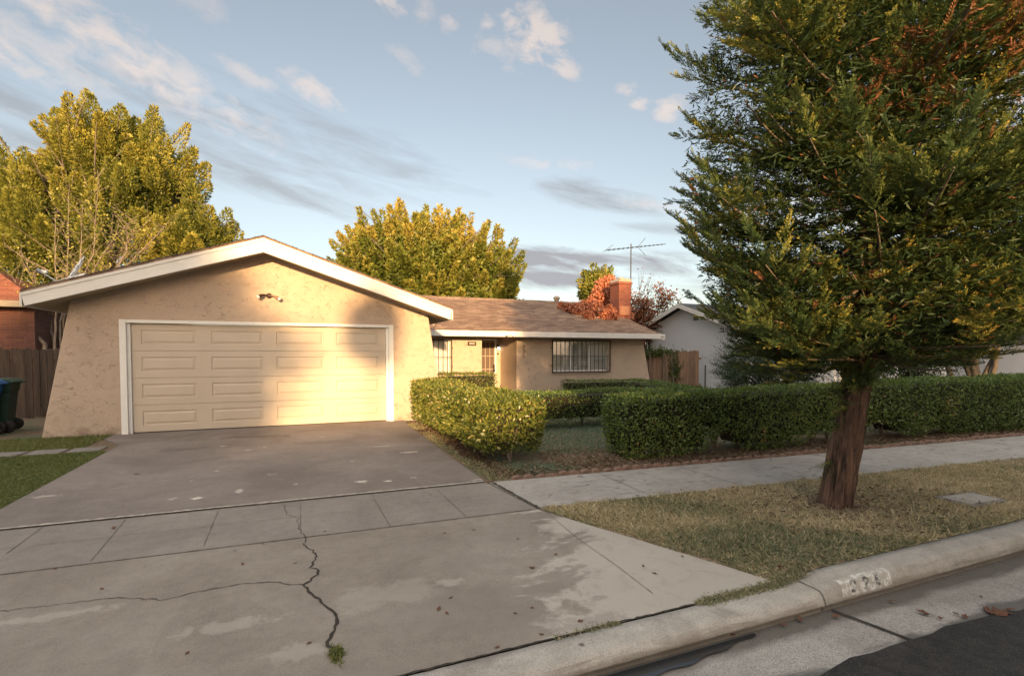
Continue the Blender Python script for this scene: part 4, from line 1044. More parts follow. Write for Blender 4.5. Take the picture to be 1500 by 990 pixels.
    for i in range(stems):
        a = L*(i+.5+rr.uniform(-.2,.2))/stems; c = Vector(w(np.array([[a, rr.uniform(-.08,.08), 0]]))[0])
        for k in range(4):
            e = Vector(w(np.array([[rr.uniform(-.22,.22), rr.uniform(-.22,.22), 0]]))[0]); mid = c+e*.3+Vector((0,0,.2))
            mb.tube([c-Vector((0,0,.03)), mid, c+e+Vector((0,0,.5))], [.022,.016,.010], 5)
            for q_ in range(2):
                f2 = Vector(w(np.array([[rr.uniform(-.25,.25), rr.uniform(-.35,.1), 0]]))[0]); mb.tube([mid, mid+f2*.8+Vector((0,0,.15))], [.009,.004], 4)
    mb.build('stems', M['bark'], root)
    return root
def uc_at(f, a): return .06 if f is None else f(np.array([a]))[0]

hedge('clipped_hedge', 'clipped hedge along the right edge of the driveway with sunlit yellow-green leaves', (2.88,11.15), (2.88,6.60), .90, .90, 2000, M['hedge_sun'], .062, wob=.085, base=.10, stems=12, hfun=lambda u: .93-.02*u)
def uc_front(a):
    k = np.full(len(a), .02)
    for c, w_, d in ((1.75,.24,.42),(3.75,.34,.22),(5.0,.5,.34),(6.6,.3,.16)): k = k+d*np.exp(-((a-c)/w_)**2)
    return k
hedge('clipped_hedge', 'long dark green clipped hedge along the sidewalk behind the redwood', (4.45,6.48), (16.5,5.62), .78, 1.06, 1700, M['hedge'], .048, undercut=uc_front, brown=((6.85,.55,.22),(7.1,.75,.12),(2.4,.25,.12),(4.6,.2,.15)), base=-.02, stems=18, wob=.055, hfun=lambda u: np.interp(u, [0,2,6,10,14], [.86,.93,1.0,1.05,1.08])+.015*np.sin(u*1.3))
hedge('clipped_hedge', 'low clipped hedge across the yard behind the gap in the front hedges', (3.35,9.65), (8.6,9.45), .75, .73, 1300, M['hedge'], .042, base=.03, stems=6)
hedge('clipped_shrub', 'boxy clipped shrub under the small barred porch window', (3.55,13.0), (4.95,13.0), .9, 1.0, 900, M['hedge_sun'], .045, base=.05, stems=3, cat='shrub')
hedge('clipped_shrub', 'low flat clipped shrub beneath the wide shuttered window', (8.0,14.4), (10.6,14.2), .7, .66, 800, M['hedge'], .045, base=.05, stems=3, cat='shrub')
hedge('clipped_hedge', 'short clipped hedge beside the right corner of the house wall', (8.9,9.6), (9.9,13.2), .7, .70, 800, M['hedge'], .045, base=.05, stems=3)

# ---- limbs and shoots
def shoots(P, D, L, nl, leaf, lw, curve=.25, spread=.8, up=.0, rbase=None, jitter=.15):
    """leafy twigs: nl leaves spiralling along each"""
    n = len(P); D = unit(D); a = perp(D); b_ = np.cross(D, a); Q, RN = [], []
    L = np.broadcast_to(np.asarray(L, float), (n,)); rb = rng.beta(2,2,n) if rbase is None else rbase
    for j in range(nl):
        t = (j+.5)/nl; ph = 2.4*j+rng.uniform(0,.5,n); pos = P+D*(L*t)[:,None]+A(0,0,1)*(curve*L*t*t)[:,None]
        r_ = a*np.cos(ph)[:,None]+b_*np.sin(ph)[:,None]
        d = unit(D*(1-spread*.6)+r_*spread+A(0,0,up)+sph(n)*jitter); N = unit(D+A(0,0,.4)+sph(n)*.5)
        l = leaf*rng.uniform(.7,1.25,n)*(1-.35*t)
        Q.append(leaves(pos, d, N, l, l*lw)); RN.append(np.clip(rb*.6+rng.random(n)*.3+t*.15, 0, 1))
    return np.concatenate(Q), np.concatenate(RN)
def limb(mb, a, b_, r0, r1, n=5, sag=.1, sides=6, rr=random):
    a, b_ = Vector(a), Vector(b_); pts = []; off = Vector((rr.uniform(-1,1), rr.uniform(-1,1), rr.uniform(-.3,1)))*sag*(b_-a).length
    for i in range(n+1):
        t = i/n; pts.append(a.lerp(b_, t)+off*math.sin(math.pi*t))
    mb.tube(pts, [r0+(r1-r0)*i/n for i in range(n+1)], sides); return pts
def broadleaf(name, label, base, th, crown_c, crown_r, nclump, per, mat, bark, leaf, slen, nl, lw=.4, up=.6, trunk_r=.18, clump_r=.28, shape=None, spikes=0, cat='tree', seed=1, group=None, curve=.2, flat=0., outdir=.8):
    global rng
    keep = rng; rng = np.random.default_rng(seed); rr = random.Random(seed)
    base = Vector(base); cc, cr = A(*crown_c), A(*crown_r)
    root = empty(name, base, label, cat, group)
    # clump centres: mostly towards the outside of the crown
    U = sph(nclump); U[:,2] = np.where(U[:,2] < -.55, -U[:,2], U[:,2]); rad = rng.uniform(.45, 1., nclump)**.55
    Cc = cc+U*rad[:,None]*cr*(1-clump_r*.8)
    if shape is not None: Cc = Cc[shape(Cc)]
    mb = MB(); top = Vector(cc)+Vector((0,0,-cr[2]*.35)); fork = Vector((base.x+(top.x-base.x)*.4, base.y+(top.y-base.y)*.4, base.z+th))
    limb(mb, base-Vector((0,0,.1)), fork, trunk_r, trunk_r*.72, 6, .04, 12, rr); limb(mb, fork, top, trunk_r*.72, trunk_r*.4, 6, .05, 9, rr)
    for c in Cc[:min(len(Cc), 46)]:
        t = rr.uniform(.1,1); s_ = fork.lerp(top, t); limb(mb, s_, Vector(c), trunk_r*.28, trunk_r*.05, 5, .10, 5, rr)
    mb.build('trunk', bark, root)
    n = len(Cc)*per; ci = np.repeat(np.arange(len(Cc)), per)
    sc = rng.uniform(.65,1.3,len(Cc))[ci][:,None]; V = sph(n)*(rng.random((n,1))**.4)
    P = Cc[ci]+V*sc*cr*clump_r*A(1,1,.85-flat)
    out = unit((P-cc)/cr); D = unit(V*.6+out*outdir+A(0,0,up)+sph(n)*.35)
    Q, r = shoots(P, D, slen*rng.uniform(.6,1.3,n), nl, leaf, lw, curve, rbase=np.clip(rng.beta(2,2,n)*.6+rng.random(len(Cc))[ci]*.4, 0, 1))
    if spikes:
        m = spikes; U = sph(m*3); U = U[U[:,2] > .15][:m]; m = len(U); Ps = cc+U*cr*rng.uniform(.85,1.0,(m,1))
        for k in range(3):
            Ls = slen*rng.uniform(1.2,2.6,m)
            q2, r2 = shoots(Ps+sph(m)*.12*k, unit(U*.5+A(0,0,1.0)+sph(m)*.10), Ls, nl*2, leaf*.9, lw, .05, spread=.65)
            Q = np.concatenate([Q, q2]); r = np.concatenate([r, r2])
    o = link('crown', quads_mesh('crown', Q, r), mat, root)
    rng = keep; wpar(root); return root

# left ash tree, standing behind the fence
def cxy(px, Z): X = (px-750)/F*Z; return X*cs+Z*sn, -X*sn+Z*cs
def cpt(px, py, Z): x, y = cxy(px, Z); return (x, y, CAMH+(HOR-py)/F*Z)
def plume_tree(name, label, base, blobs, nplume, nleaf, mat, bark, leaf, lw, plen, prad, up, trunk_r, seed, fork=.35, inner=.5, cat='tree', group=None, tipcol=0., outw=.7, stick=.35):
    """crown of feathery plumes; blobs = ellipsoids (centre, radii, share)"""
    global rng
    keep = rng; rng = np.random.default_rng(seed); rr = random.Random(seed)
    base = Vector(base); root = empty(name, base, label, cat, group)
    B, O = [], []
    for (c, r_, sh) in blobs:
        k = int(nplume*sh); U = sph(k*3); U = U[U[:,2] > -.45][:k]; k = len(U); rad = rng.uniform(.30, 1.0, k)**.5
        # even spread: push apart by simple relaxation
        for _ in range(6):
            d = U[:,None]-U[None]; q = np.sum(d*d, -1)+np.eye(k); U = unit(U+.012*np.sum(d/q[...,None]**1.5, 1)/np.sqrt(k)*1.0)
        B.append(A(*c)+U*rad[:,None]*A(*r_)*.86); O.append(unit(U/A(*r_)*np.mean(r_)))
    B = np.concatenate(B); O = np.concatenate(O); nP = len(B)
    D = unit(O*outw+A(0,0,up)+sph(nP)*.22); Lp = plen*rng.uniform(.6,1.35,nP); Rp = prad*rng.uniform(.75,1.25,nP)
    mb = MB(); cc = np.mean(B, 0); h0 = base.z+(cc[2]-base.z)*fork; fk = Vector((base.x*.6+cc[0]*.4, base.y, h0)); top = Vector((cc[0], cc[1], cc[2]+.3*(B[:,2].max()-cc[2])))
    limb(mb, base-Vector((0,0,.1)), fk, trunk_r, trunk_r*.72, 6, .03, 12, rr); limb(mb, fk, top, trunk_r*.7, trunk_r*.2, 6, .05, 8, rr)
    for i in range(nP):
        t = rr.uniform(.05,.95); s_ = fk.lerp(top, t); e = Vector(B[i]+D[i]*Lp[i]*.7)
        if i % 2 == 0 or i < 50: limb(mb, s_, e, trunk_r*.22, .012, 6, .10, 5, rr)
    mb.build('trunk', bark, root)
    n = nP*nleaf; ci = rng.integers(0, nP, n); t = rng.beta(1.2, 1.1, n)
    a = perp(D)[ci]; b_ = np.cross(D[ci], a); ph = rng.uniform(0, 6.283, n)
    prof = np.sin(np.pi*np.clip(t*.86+.12, 0, 1))**.75*(1-.35*t)
    rr_ = Rp[ci]*prof*np.sqrt(rng.uniform(.25, 1, n)); rad = a*np.cos(ph)[:,None]+b_*np.sin(ph)[:,None]
    P = B[ci]+D[ci]*((t-stick)*Lp[ci])[:,None]+rad*rr_[:,None]; P[:,2] -= .25*rr_
    dd = unit(D[ci]*.75+rad*.75+sph(n)*.35); N = unit(rad*.8+A(0,0,.5)+sph(n)*.45)
    L = leaf*rng.uniform(.7,1.3,n); Q = leaves(P, dd, N, L, L*lw)
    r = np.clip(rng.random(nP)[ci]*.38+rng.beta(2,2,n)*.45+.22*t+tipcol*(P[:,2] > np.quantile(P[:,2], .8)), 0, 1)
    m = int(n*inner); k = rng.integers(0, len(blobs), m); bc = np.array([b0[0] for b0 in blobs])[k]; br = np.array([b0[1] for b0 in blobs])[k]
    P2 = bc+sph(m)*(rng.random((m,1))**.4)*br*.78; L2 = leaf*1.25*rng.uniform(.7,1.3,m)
    Q = np.concatenate([Q, leaves(P2, sph(m), sph(m), L2, L2*lw)]); r = np.concatenate([r, rng.random(m)*.35])  # inner leaves kept to the dark tones, crown shade put into their colour
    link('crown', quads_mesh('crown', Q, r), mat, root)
    rng = keep; wpar(root); return root
def blob(px, py, Z, rx, rz, sh, ry=None): return (cpt(px, py, Z), (rx, ry or rx*.8, rz), sh)
Zt = 20.5; q = Zt/F
c = cpt(165, 330, Zt)
plume_tree('ash_tree', 'tall yellow-green leafy tree rising behind the left side of the garage', (c[0],c[1],0),
    [blob(158,240,Zt,75*q,78*q,.20), blob(90,305,Zt,95*q,80*q,.18), blob(215,280,Zt,92*q,95*q,.20), blob(150,350,Zt,140*q,95*q,.24), blob(290,365,Zt,66*q,66*q,.12), blob(30,300,Zt,60*q,75*q,.08), blob(60,385,Zt,90*q,55*q,.10)],
    200, 700, M['treeL'], M['bark'], .125, .36, 1.5, .42, .75, .26, 11, inner=.35)
c = cpt(-30, 330, 22.0)
plume_tree('leafy_tree', 'smaller olive-green tree at the far left edge beside the tall one', (c[0],c[1],0), [blob(-10,325,22,2.2,1.9,1)], 44, 420, M['treeL'], M['bark'], .13, .36, 1.1, .34, .7, .13, 12, inner=.3)
Zt = 30; q = Zt/F; c = cpt(630, 425, Zt)
plume_tree('round_tree', 'broad rounded golden-green tree with upright shoots behind the house ridge', (c[0],c[1],0),
    [blob(620,395,Zt,118*q,78*q,.42,3.6), blob(560,400,Zt,66*q,72*q,.16), blob(700,420,Zt,66*q,70*q,.18), blob(640,450,Zt,135*q,60*q,.24,3.6)],
    380, 340, M['treeM'], M['bark'], .195, .42, 1.75, .25, .85, .3, 13, inner=.6, tipcol=.22, outw=.95, stick=.30)
c = cpt(873, 425, 34)
plume_tree('evergreen_tree', 'small dense olive-green tree behind the red creeper', (c[0],c[1],0), [(( c[0],c[1],c[2]-.2), (1.15,1.1,1.5), 1)], 34, 150, M['treeM'], M['bark'], .22, .45, 1.0, .34, .6, .14, 14, fork=.6)

# nearly bare trees behind the chimney
def twig_tree(name, label, base, h, spread, levels, bark, leafmat=None, nleaf=0, leaf=.1, seed=1, r0=.06, lean=(0,0), cat='tree', leafzone=None, group=None, nst=1, kid=(2,4)):
    rr = random.Random(seed); global rng; keep = rng; rng = np.random.default_rng(seed)
    root = empty(name, base, label, cat, group); mb = MB(); tips = []
    def grow(p, d, L, r, lv):
        q = p+d*L; pts = limb(mb, p, q, r, r*.6, 4, .06, 5 if lv else 7, rr)
        if lv >= 1: tips.extend(pts[2:])
        if lv == levels: tips.append(pts[-1]); return
        for k in range(rr.randint(*kid)):
            t = rr.uniform(.45,1); s_ = pts[int(t*4)]
            dd = (d*1.0+Vector((rr.uniform(-1,1), rr.uniform(-1,1), rr.uniform(-.15,.7)))*spread).normalized(); grow(s_, dd, L*rr.uniform(.55,.8), r*.6*(1.1-t*.3), lv+1)
    for k in range(nst):
        b0 = Vector(base)+Vector((rr.uniform(-.25,.25), rr.uniform(-.2,.2), 0))*(nst > 1)
        grow(b0, Vector((lean[0]+rr.uniform(-.25,.25)*(nst > 1), lean[1], 1)).normalized(), h*.42*(rr.uniform(.8,1.15) if nst > 1 else 1), r0, 0)
    mb.build('trunk', bark, root)
    if leafmat and nleaf:
        T = np.array([tuple(p) for p in tips]); 
        if leafzone is not None: T = T[leafzone(T)]
        P = T[rng.integers(0, len(T), nleaf)]+rng.normal(size=(nleaf,3))*leaf*1.1
        q = leaves(P, sph(nleaf)-A(0,0,.5), sph(nleaf), leaf*rng.uniform(.6,1.3,nleaf), leaf*.6*rng.uniform(.7,1.2,nleaf), .25)
        link('crown', quads_mesh('crown', q, rng.random(nleaf)), leafmat, root)
    rng = keep; wpar(root); return root
c = cpt(920, 500, 26); twig_tree('bare_tree', 'nearly bare twiggy tree with a few dark leaves around the antenna mast', (c[0],c[1],0), 6.8, .50, 4, M['bark_dark'], M['rust'], 420, .11, 21, .10, kid=(3,4))
c = cpt(955, 500, 25); twig_tree('autumn_tree', 'sparse tree with rusty red leaves right of the chimney', (c[0],c[1],0), 5.6, .72, 4, M['bark_dark'], M['rust'], 3800, .13, 23, .085, kid=(3,4), lean=(-.05,0))
# pale multi-stemmed shrub left of the garage
b0 = cxy(78, 15.2)
mbs = empty('crape_myrtle', (b0[0], b0[1], 0), 'pale bare-stemmed shrub spreading behind the left fence beside the garage', 'shrub')
mb = MB(); rr = random.Random(31)
S = [((66,560),(66,505),(20,455),(-30,405),.075), ((70,560),(68,505),(35,440),(22,400),.035), ((78,560),(82,500),(62,450),(52,395),.045), ((80,560),(82,480),(85,430),(88,330),.04), ((88,560),(95,470),(104,400),(108,290),.035),
     ((90,560),(90,470),(120,400),(128,300),.035), ((92,560),(110,440),(140,375),(152,262),.035), ((94,560),(118,440),(150,380),(176,345),.030), ((96,560),(150,430),(200,380),(245,335),.045), ((96,560),(160,420),(190,370),(192,330),.028), ((84,560),(76,470),(60,430),(40,380),.03),((97,560),(140,440),(172,400),(205,330),.03)]
tips = []
for i, (a, b_, c_, d_, r_) in enumerate(S):
    Z = 15.2+rr.uniform(-.3,.5); P_ = [Vector(cpt(a[0], a[1]+70, Z))]+[Vector(cpt(q[0], q[1], Z+rr.uniform(-.2,.3)*k)) for k, q in enumerate((b_, c_, d_))]; P_[0].z = 0
    fine = []
    for k in range(3):
        for s_ in range(5): fine.append(P_[k].lerp(P_[k+1], s_/5)+Vector((rr.uniform(-.02,.02),)*3))
    fine.append(P_[3]); mb.tube(fine, [r_*(1-.8*j/(len(fine)-1)) for j in range(len(fine))], 6)
    for j in range(7, len(fine)):
        for q in range(2 if i > 2 else 1):
            e = fine[j]+Vector((rr.uniform(-.5,.5), rr.uniform(-.4,.4), rr.uniform(.1,.6))); limb(mb, fine[j], e, .010, .004, 3, .1, 4, rr); tips.append(e)
            if rr.random() < .6:
                e2 = e+Vector((rr.uniform(-.3,.3), rr.uniform(-.3,.3), rr.uniform(0,.4))); limb(mb, e, e2, .006, .003, 2, .1, 4, rr); tips.append(e2)
mb.build('stems', M['bark_pale'], mbs)
T = np.array([tuple(p) for p in tips]); n = 1500; P = T[rng.integers(0, len(T), n)]+rng.normal(size=(n,3))*.16
link('leaves', quads_mesh('leaves', leaves(P, sph(n), sph(n), .09*rng.uniform(.6,1.3,n), .05, .2), rng.random(n)), M['treeL'], mbs); wpar(mbs)
# under-storey shrub behind the left fence
c = cpt(84, 470, 16.6); broadleaf('leafy_shrub', 'dark green shrub filling the gap behind the left fence', (c[0],c[1],0), .3, (c[0],c[1],1.5), (.9,.6,1.2), 24, 60, M['treeD'], M['bark_dark'], .10, .35, 8, .4, up=.2, trunk_r=.05, clump_r=.35, seed=15, cat='shrub')

# red creeper over the gable end and chimney
rt = empty('red_creeper', (11.6, 18.2, 0), 'salmon-red autumn creeper heaped over the roof end beside the chimney', 'creeper')
rg = np.random.default_rng(41); lum_ = []
for (px, py, Y, r_, n) in [(832,452,18.9,.16,200),(822,448,19.0,.10,90),(845,455,18.6,.22,330),(858,452,18.5,.28,500),(870,455,18.2,.32,700),(880,440,18.4,.38,900),(884,420,18.6,.30,600),(893,412,18.7,.20,260),(895,436,18.2,.34,800),(904,445,17.9,.30,700),(902,425,18.3,.25,450),(890,462,17.8,.30,600),(902,466,17.5,.25,420),(915,473,16.9,.16,260),(876,428,18.6,.22,300),(925,478,16.7,.12,140),(932,483,16.4,.10,90),(918,462,17.6,.2,200),(868,440,18.6,.15,150),(862,466-4,18.2,.15,150)]:
    rz_ = lambda Y_: EZ+.02+(RGZ-EZ)*(Y_-EY)/(RGY-EY)
    while Y > 15.2 and xat(px, Y)[0] < MXR and zat(px, py, Y) < rz_(Y)+.10: Y -= .05
    x_, Z_ = xat(px, Y); cc_ = A(x_, Y, zat(px, py, Y)); n = int(n*2.5); v = unit(rg.normal(size=(n,3)))*(rg.random((n,1))**.5)*r_*A(1.4,1,1.3); lum_.append(cc_+v)
P = np.concatenate(lum_); on = (P[:,0] < MXR+.05) & (P[:,1] < RGY); P[:,2] = np.where(on, np.maximum(P[:,2], EZ+.05+(RGZ-EZ)*(P[:,1]-EY)/(RGY-EY)), P[:,2]); n = len(P); D = unit(rg.normal(size=(n,3))+A(-.2,-.5,-.6)); N = unit(rg.normal(size=(n,3))*.8+A(-.1,-1,.4))
link('leaves', quads_mesh('leaves', leaves(P, D, N, .105*rg.uniform(.6,1.3,n), .085*rg.uniform(.7,1.2,n), .25, .45), np.clip(rg.beta(2,2,n)+.15*fnoise(P,3,2),0,1)), M['red'], rt)
mb = MB(); rr = random.Random(4)
for k in range(40):
    a = Vector(P[rr.randrange(n)]); a.z -= .1; b_ = a+Vector((rr.uniform(-.3,.5), rr.uniform(-.5,.2), rr.uniform(-.1,.5))); limb(mb, a, b_, .010, .003, 4, .15, 4, rr)
b0 = Vector((12.4, 17.9, 0)); 
for k in range(4): limb(mb, b0+Vector((.1*k,0,0)), Vector((11.9+.1*k, 17.9+.2*k, 3.1)), .03, .015, 6, .05, 6, rr)
mb.build('stems', M['bark_dark'], rt); wpar(rt)
# ------------------------------------------------------------------ the redwood in the verge
bx, by = gp(1228, 741)
rw = empty('redwood_tree', (bx, by, 0), 'large redwood tree with rusty leaning trunk in the grass verge', 'tree')
rr = random.Random(9); rg = np.random.default_rng(9)
def axis(z):
    """trunk centre at height z, in metres about the base: leans to the right, then straightens"""
    k = .20*z if z < 1.6 else .32+.06*(z-1.6)*math.exp(-(z-1.6)*.12)
    return Vector((k*.95, k*-.15, z))
# trunk with buttress and stringy ridges
mb = MB(); NS, NZ = 120, 110; vs = []
for i in range(NZ+1):
    z = -.06+ (3.4*(i/NZ)**1.15); c = axis(max(z, 0)); r0 = .122-.014*z+.014*math.exp(-max(z,0)*6)
    for k in range(NS):
        a = 2*math.pi*k/NS; u = Vector((math.cos(a), math.sin(a), 0))
        tw = a+.25*z
        ridge = mnoise.fractal(Vector((math.cos(tw)*3.1, math.sin(tw)*3.1, z*.55)), 1, 2, 4)*.022+abs(mnoise.noise(Vector((math.cos(tw)*8, math.sin(tw)*8, z*.9))))*.044+mnoise.noise(Vector((math.cos(a)*18, math.sin(a)*18, z*1.6)))*.014
        lobes = .018*math.exp(-max(z,0)*4)*(math.cos(3*a+1.0)+.6*math.cos(5*a))
        vs.append(c+u*(r0+ridge+lobes))
fs = [(i*NS+k, i*NS+(k+1)%NS, (i+1)*NS+(k+1)%NS, (i+1)*NS+k) for i in range(NZ) for k in range(NS)]
mb.add(vs, fs, smooth=True)
pts = [axis(z) for z in (3.3,4,5,6,7,8,9,10)]; mb.tube(pts, [.10,.09,.078,.065,.05,.035,.022,.008], 12)
mb.build('trunk', M['bark_red'], rw)
# branch architecture: limbs -> laterals -> twigs -> needled fingers
def Rz(z):
    return np.interp(z, [1.35,1.8,2.3,3.0,3.8,4.5,5.1,6.5,8.5,10.2], [1.3,1.75,2.0,2.12,2.2,2.15,2.0,1.65,.9,.15])
limbs_mb = MB(); LP, LD, LL, LT = [], [], [], []     # laterals
nb = 330
for b in range(nb):
    z0 = 1.44+8.4*(b/nb)**1.35; a = b*2.39996+rr.uniform(-.35,.35)
    R_ = float(Rz(z0))*(rr.uniform(.80,.98) if b % 3 else rr.uniform(.35,.8))*(1+.16*math.cos(a+.4))
    if z0 < 2.25 and math.cos(a+.4) > .25: R_ *= .55+.2*(z0-1.4)
    p = axis(z0); u = Vector((math.cos(a), math.sin(a), 0)); n = 9; P = []
    droop = rr.uniform(-.05,.26)*(1.0 if z0 < 4 else .5); lift = rr.uniform(-.05,.25)
    if z0 < 2.0: droop = rr.uniform(-.02,.16); lift = rr.uniform(-.10,.10)
    sw = rr.uniform(-.35,.35)
    for i in range(n+1):
        t = i/n; v = Vector((-u.y, u.x, 0)); P.append(p+u*R_*t+v*sw*R_*.5*t*t+Vector((0,0,-droop*R_*math.sin(math.pi*t*.8)+lift*R_*t*t)))
    limbs_mb.tube(P, [.022*(1-.85*i/n)*(R_/2)+.003 for i in range(n+1)], 6)
    nl = int(5+R_*8)
    for k in range(nl):
        t = .22+.78*(k+rr.random()*.6)/nl; t = min(t, .999); i = int(t*n); f = t*n-i; q = P[i].lerp(P[i+1], f); d = (P[i+1]-P[i]).normalized(); v = Vector((0,0,1)).cross(d).normalized()
        sgn = 1 if k % 2 else -1
        L = .24+R_*.15*(1.1-t*.5)*rr.uniform(.6,1.3)
        dd = (d*.70+v*sgn*.75+Vector((0,0,rr.uniform(-.35,.55)))).normalized()
        if k == nl-1: dd = (d+Vector((0,0,.25))).normalized()
        LP.append(q); LD.append(dd); LL.append(L*1.15); LT.append(z0)
limbs_mb.build('branch', M['bark'], rw)
LP = np.array([tuple(p) for p in LP]); LD = np.array([tuple(p) for p in LD]); LL = np.array(LL); nL = len(LP)
rad_ = np.hypot(LP[:,0]-.3, LP[:,1]); kp = (fnoise(LP, 3.4, 15) > -.12) | (rg.random(len(LP)) < .18)
LP, LD, LL = LP[kp], LD[kp], LL[kp]; nL = len(LP)
tone = np.clip(rg.beta(2,2.3,nL), 0, 1)
TP, TD, TL, TT = [], [], [], []
up = A(0,0,1); NTW = 14
for j in range(NTW):
    t = (j+.5)/NTW; side = unit(np.cross(LD, up)+rg.normal(size=(nL,3))*.15)*(1 if j % 2 else -1)
    pos = LP+LD*(LL*t)[:,None]+up*(LL*t*t*.12)[:,None]
    d = unit(LD*.85+side*.80*(1-.5*t)+up*rg.uniform(.0,.55,(nL,1))+rg.normal(size=(nL,3))*.12)
    TP.append(pos); TD.append(d); TL.append(rg.uniform(.10,.17,nL)*(1.1-.3*t)); TT.append(tone)
TP.append(LP+LD*(LL*.98)[:,None]+up*(LL*.12)[:,None]); TD.append(unit(LD+up*.35)); TL.append(rg.uniform(.11,.17,nL)); TT.append(tone)
TP, TD, TL, TT = map(np.concatenate, (TP, TD, TL, TT)); nT = len(TP)
# each twig is a soft brush of needles in a flattened spray
ks = 9; Q, RN, MI = [], [], []
side0 = unit(np.cross(TD, up)+rg.normal(size=(nT,3))*.35); nrm = np.cross(side0, TD)
dead = (rg.random(nT) < .008) | ((np.linalg.norm((TP-A(-.55,-1.2,3.65))/A(.5,.7,.28), axis=1) < 1) & (rg.random(nT) < .55)) | ((fnoise(TP, 3.8, 5) > 1.45) & (rg.random(nT) < .8))
for j in range(ks):
    t = (j+.5)/ks; pos = TP+TD*(TL*t)[:,None]+nrm*(TL*.10*t*t)[:,None]
    for sg in (-1, 1):
        d = unit(TD*.75+side0*sg*(.80-.3*t)+nrm*rg.uniform(-.1,.45,(nT,1))+rg.normal(size=(nT,3))*.08)
        l = (.034*(1-.45*t)+.008)*rg.uniform(.85,1.2,nT)
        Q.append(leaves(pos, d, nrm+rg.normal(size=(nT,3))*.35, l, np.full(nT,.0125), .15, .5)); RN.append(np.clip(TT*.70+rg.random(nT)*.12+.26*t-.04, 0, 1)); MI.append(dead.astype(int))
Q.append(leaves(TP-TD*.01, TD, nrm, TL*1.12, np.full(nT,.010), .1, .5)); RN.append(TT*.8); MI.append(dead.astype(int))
# small sprays filling the inside, inner shade put into their dark colour
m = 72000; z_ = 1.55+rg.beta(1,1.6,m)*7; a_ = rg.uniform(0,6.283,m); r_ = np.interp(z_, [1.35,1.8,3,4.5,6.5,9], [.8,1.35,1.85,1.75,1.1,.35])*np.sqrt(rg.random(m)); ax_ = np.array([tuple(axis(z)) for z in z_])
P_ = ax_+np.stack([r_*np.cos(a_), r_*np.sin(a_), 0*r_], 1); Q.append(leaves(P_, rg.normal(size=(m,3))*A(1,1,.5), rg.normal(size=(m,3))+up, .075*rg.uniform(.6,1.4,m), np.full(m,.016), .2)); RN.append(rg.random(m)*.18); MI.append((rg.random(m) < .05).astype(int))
Q, RN, MI = map(np.concatenate, (Q, RN, MI))
print('redwood faces', len(Q))
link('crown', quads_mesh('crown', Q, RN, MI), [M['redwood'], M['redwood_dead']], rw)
# suckers low on the trunk
mb = MB(); P, D = [], []
for (z, a, n) in ((.42, 2.9, 10), (.45, .3, 9), (1.0, 3.3, 14), (1.15, 2.8, 26), (1.25, 3.6, 40), (1.3, 4.2, 24), (.8, 3.0, 8),(1.34, 3.2, 50), (1.36, 4.0, 40)):
    c = axis(z)+Vector((math.cos(a), math.sin(a), 0))*.14
    for k in range(n): P.append(c+Vector((rr.gauss(0,.02), rr.gauss(0,.02), rr.gauss(0,.04)))); D.append((math.cos(a)+rr.gauss(0,.5), math.sin(a)+rr.gauss(0,.5), rr.gauss(.2,.5)))
P = np.array([tuple(p) for p in P]); D = unit(np.array(D)); n = len(P); q, r = shoots(P, D, rg.uniform(.10,.30,n), 22, .034, .26, -.15)
link('suckers', quads_mesh('suckers', q, r), M['redwood'], rw)
# ------------------------------------------------------------------ fences, bins, neighbours
def fence(name, label, p0, p1, h, mat, bw=.14, seed=1, extra_post=None):
    rr = random.Random(seed); p0, p1 = Vector((*p0,0)), Vector((*p1,0)); L = (p1-p0).length; t = (p1-p0)/L; s_ = Vector((-t.y, t.x, 0))
    root = empty(name, p0, label, 'fence'); mb = MB(); n = int(L/bw)
    for i in range(n):
        c = t*(bw*(i+.5)); hh = h+rr.uniform(-.03,.03); off = -s_*(.02+rr.uniform(-.006,.012)); w_ = bw/2-rr.uniform(.002,.008)
        zz = rr.uniform(0,.04)
        ln = rr.uniform(-.008,.008)
        vs = []
        for (z, e) in ((zz,0),(hh-.03,ln),(hh,ln)):
            ww = w_ if z < hh else w_-.025
            for a, b_ in ((-1,-1),(1,-1),(1,1),(-1,1)): vs.append(c+off+t*(a*ww+e)+s_*b_*.009+Vector((0,0,z)))
        mb.add(vs, [(3,2,1,0),(8,9,10,11)]+[(k*4+j, k*4+(j+1)%4, (k+1)*4+(j+1)%4, (k+1)*4+j) for k in range(2) for j in range(4)])
    mb.build('boards', mat, root)
    mb = MB(); 
    for z in (.3, h-.3): mb.obox(t*L/2+s_*.025+Vector((0,0,z)), t*L/2, s_*.02, Vector((0,0,.045)))
    mb.build('rails', mat, root)
    k = 0
    while k <= L: mb = MB(); mb.obox(t*min(k,L-.05)+s_*.09+Vector((0,0,h/2-.02)), t*.045, s_*.045, Vector((0,0,h/2))); mb.build('post', mat, root); k += 2.4
    return root
fence('board_fence', 'dark weathered board fence left of the garage behind the bins', (-12,16.2), (-3.55,15.6), 1.66, M['fence_dark'], seed=2)
f2 = fence('board_fence', 'brown redwood board fence with vines between the two houses', (12.0,16.4), (15.05,16.0), 1.64, M['fence_tan'], seed=3)
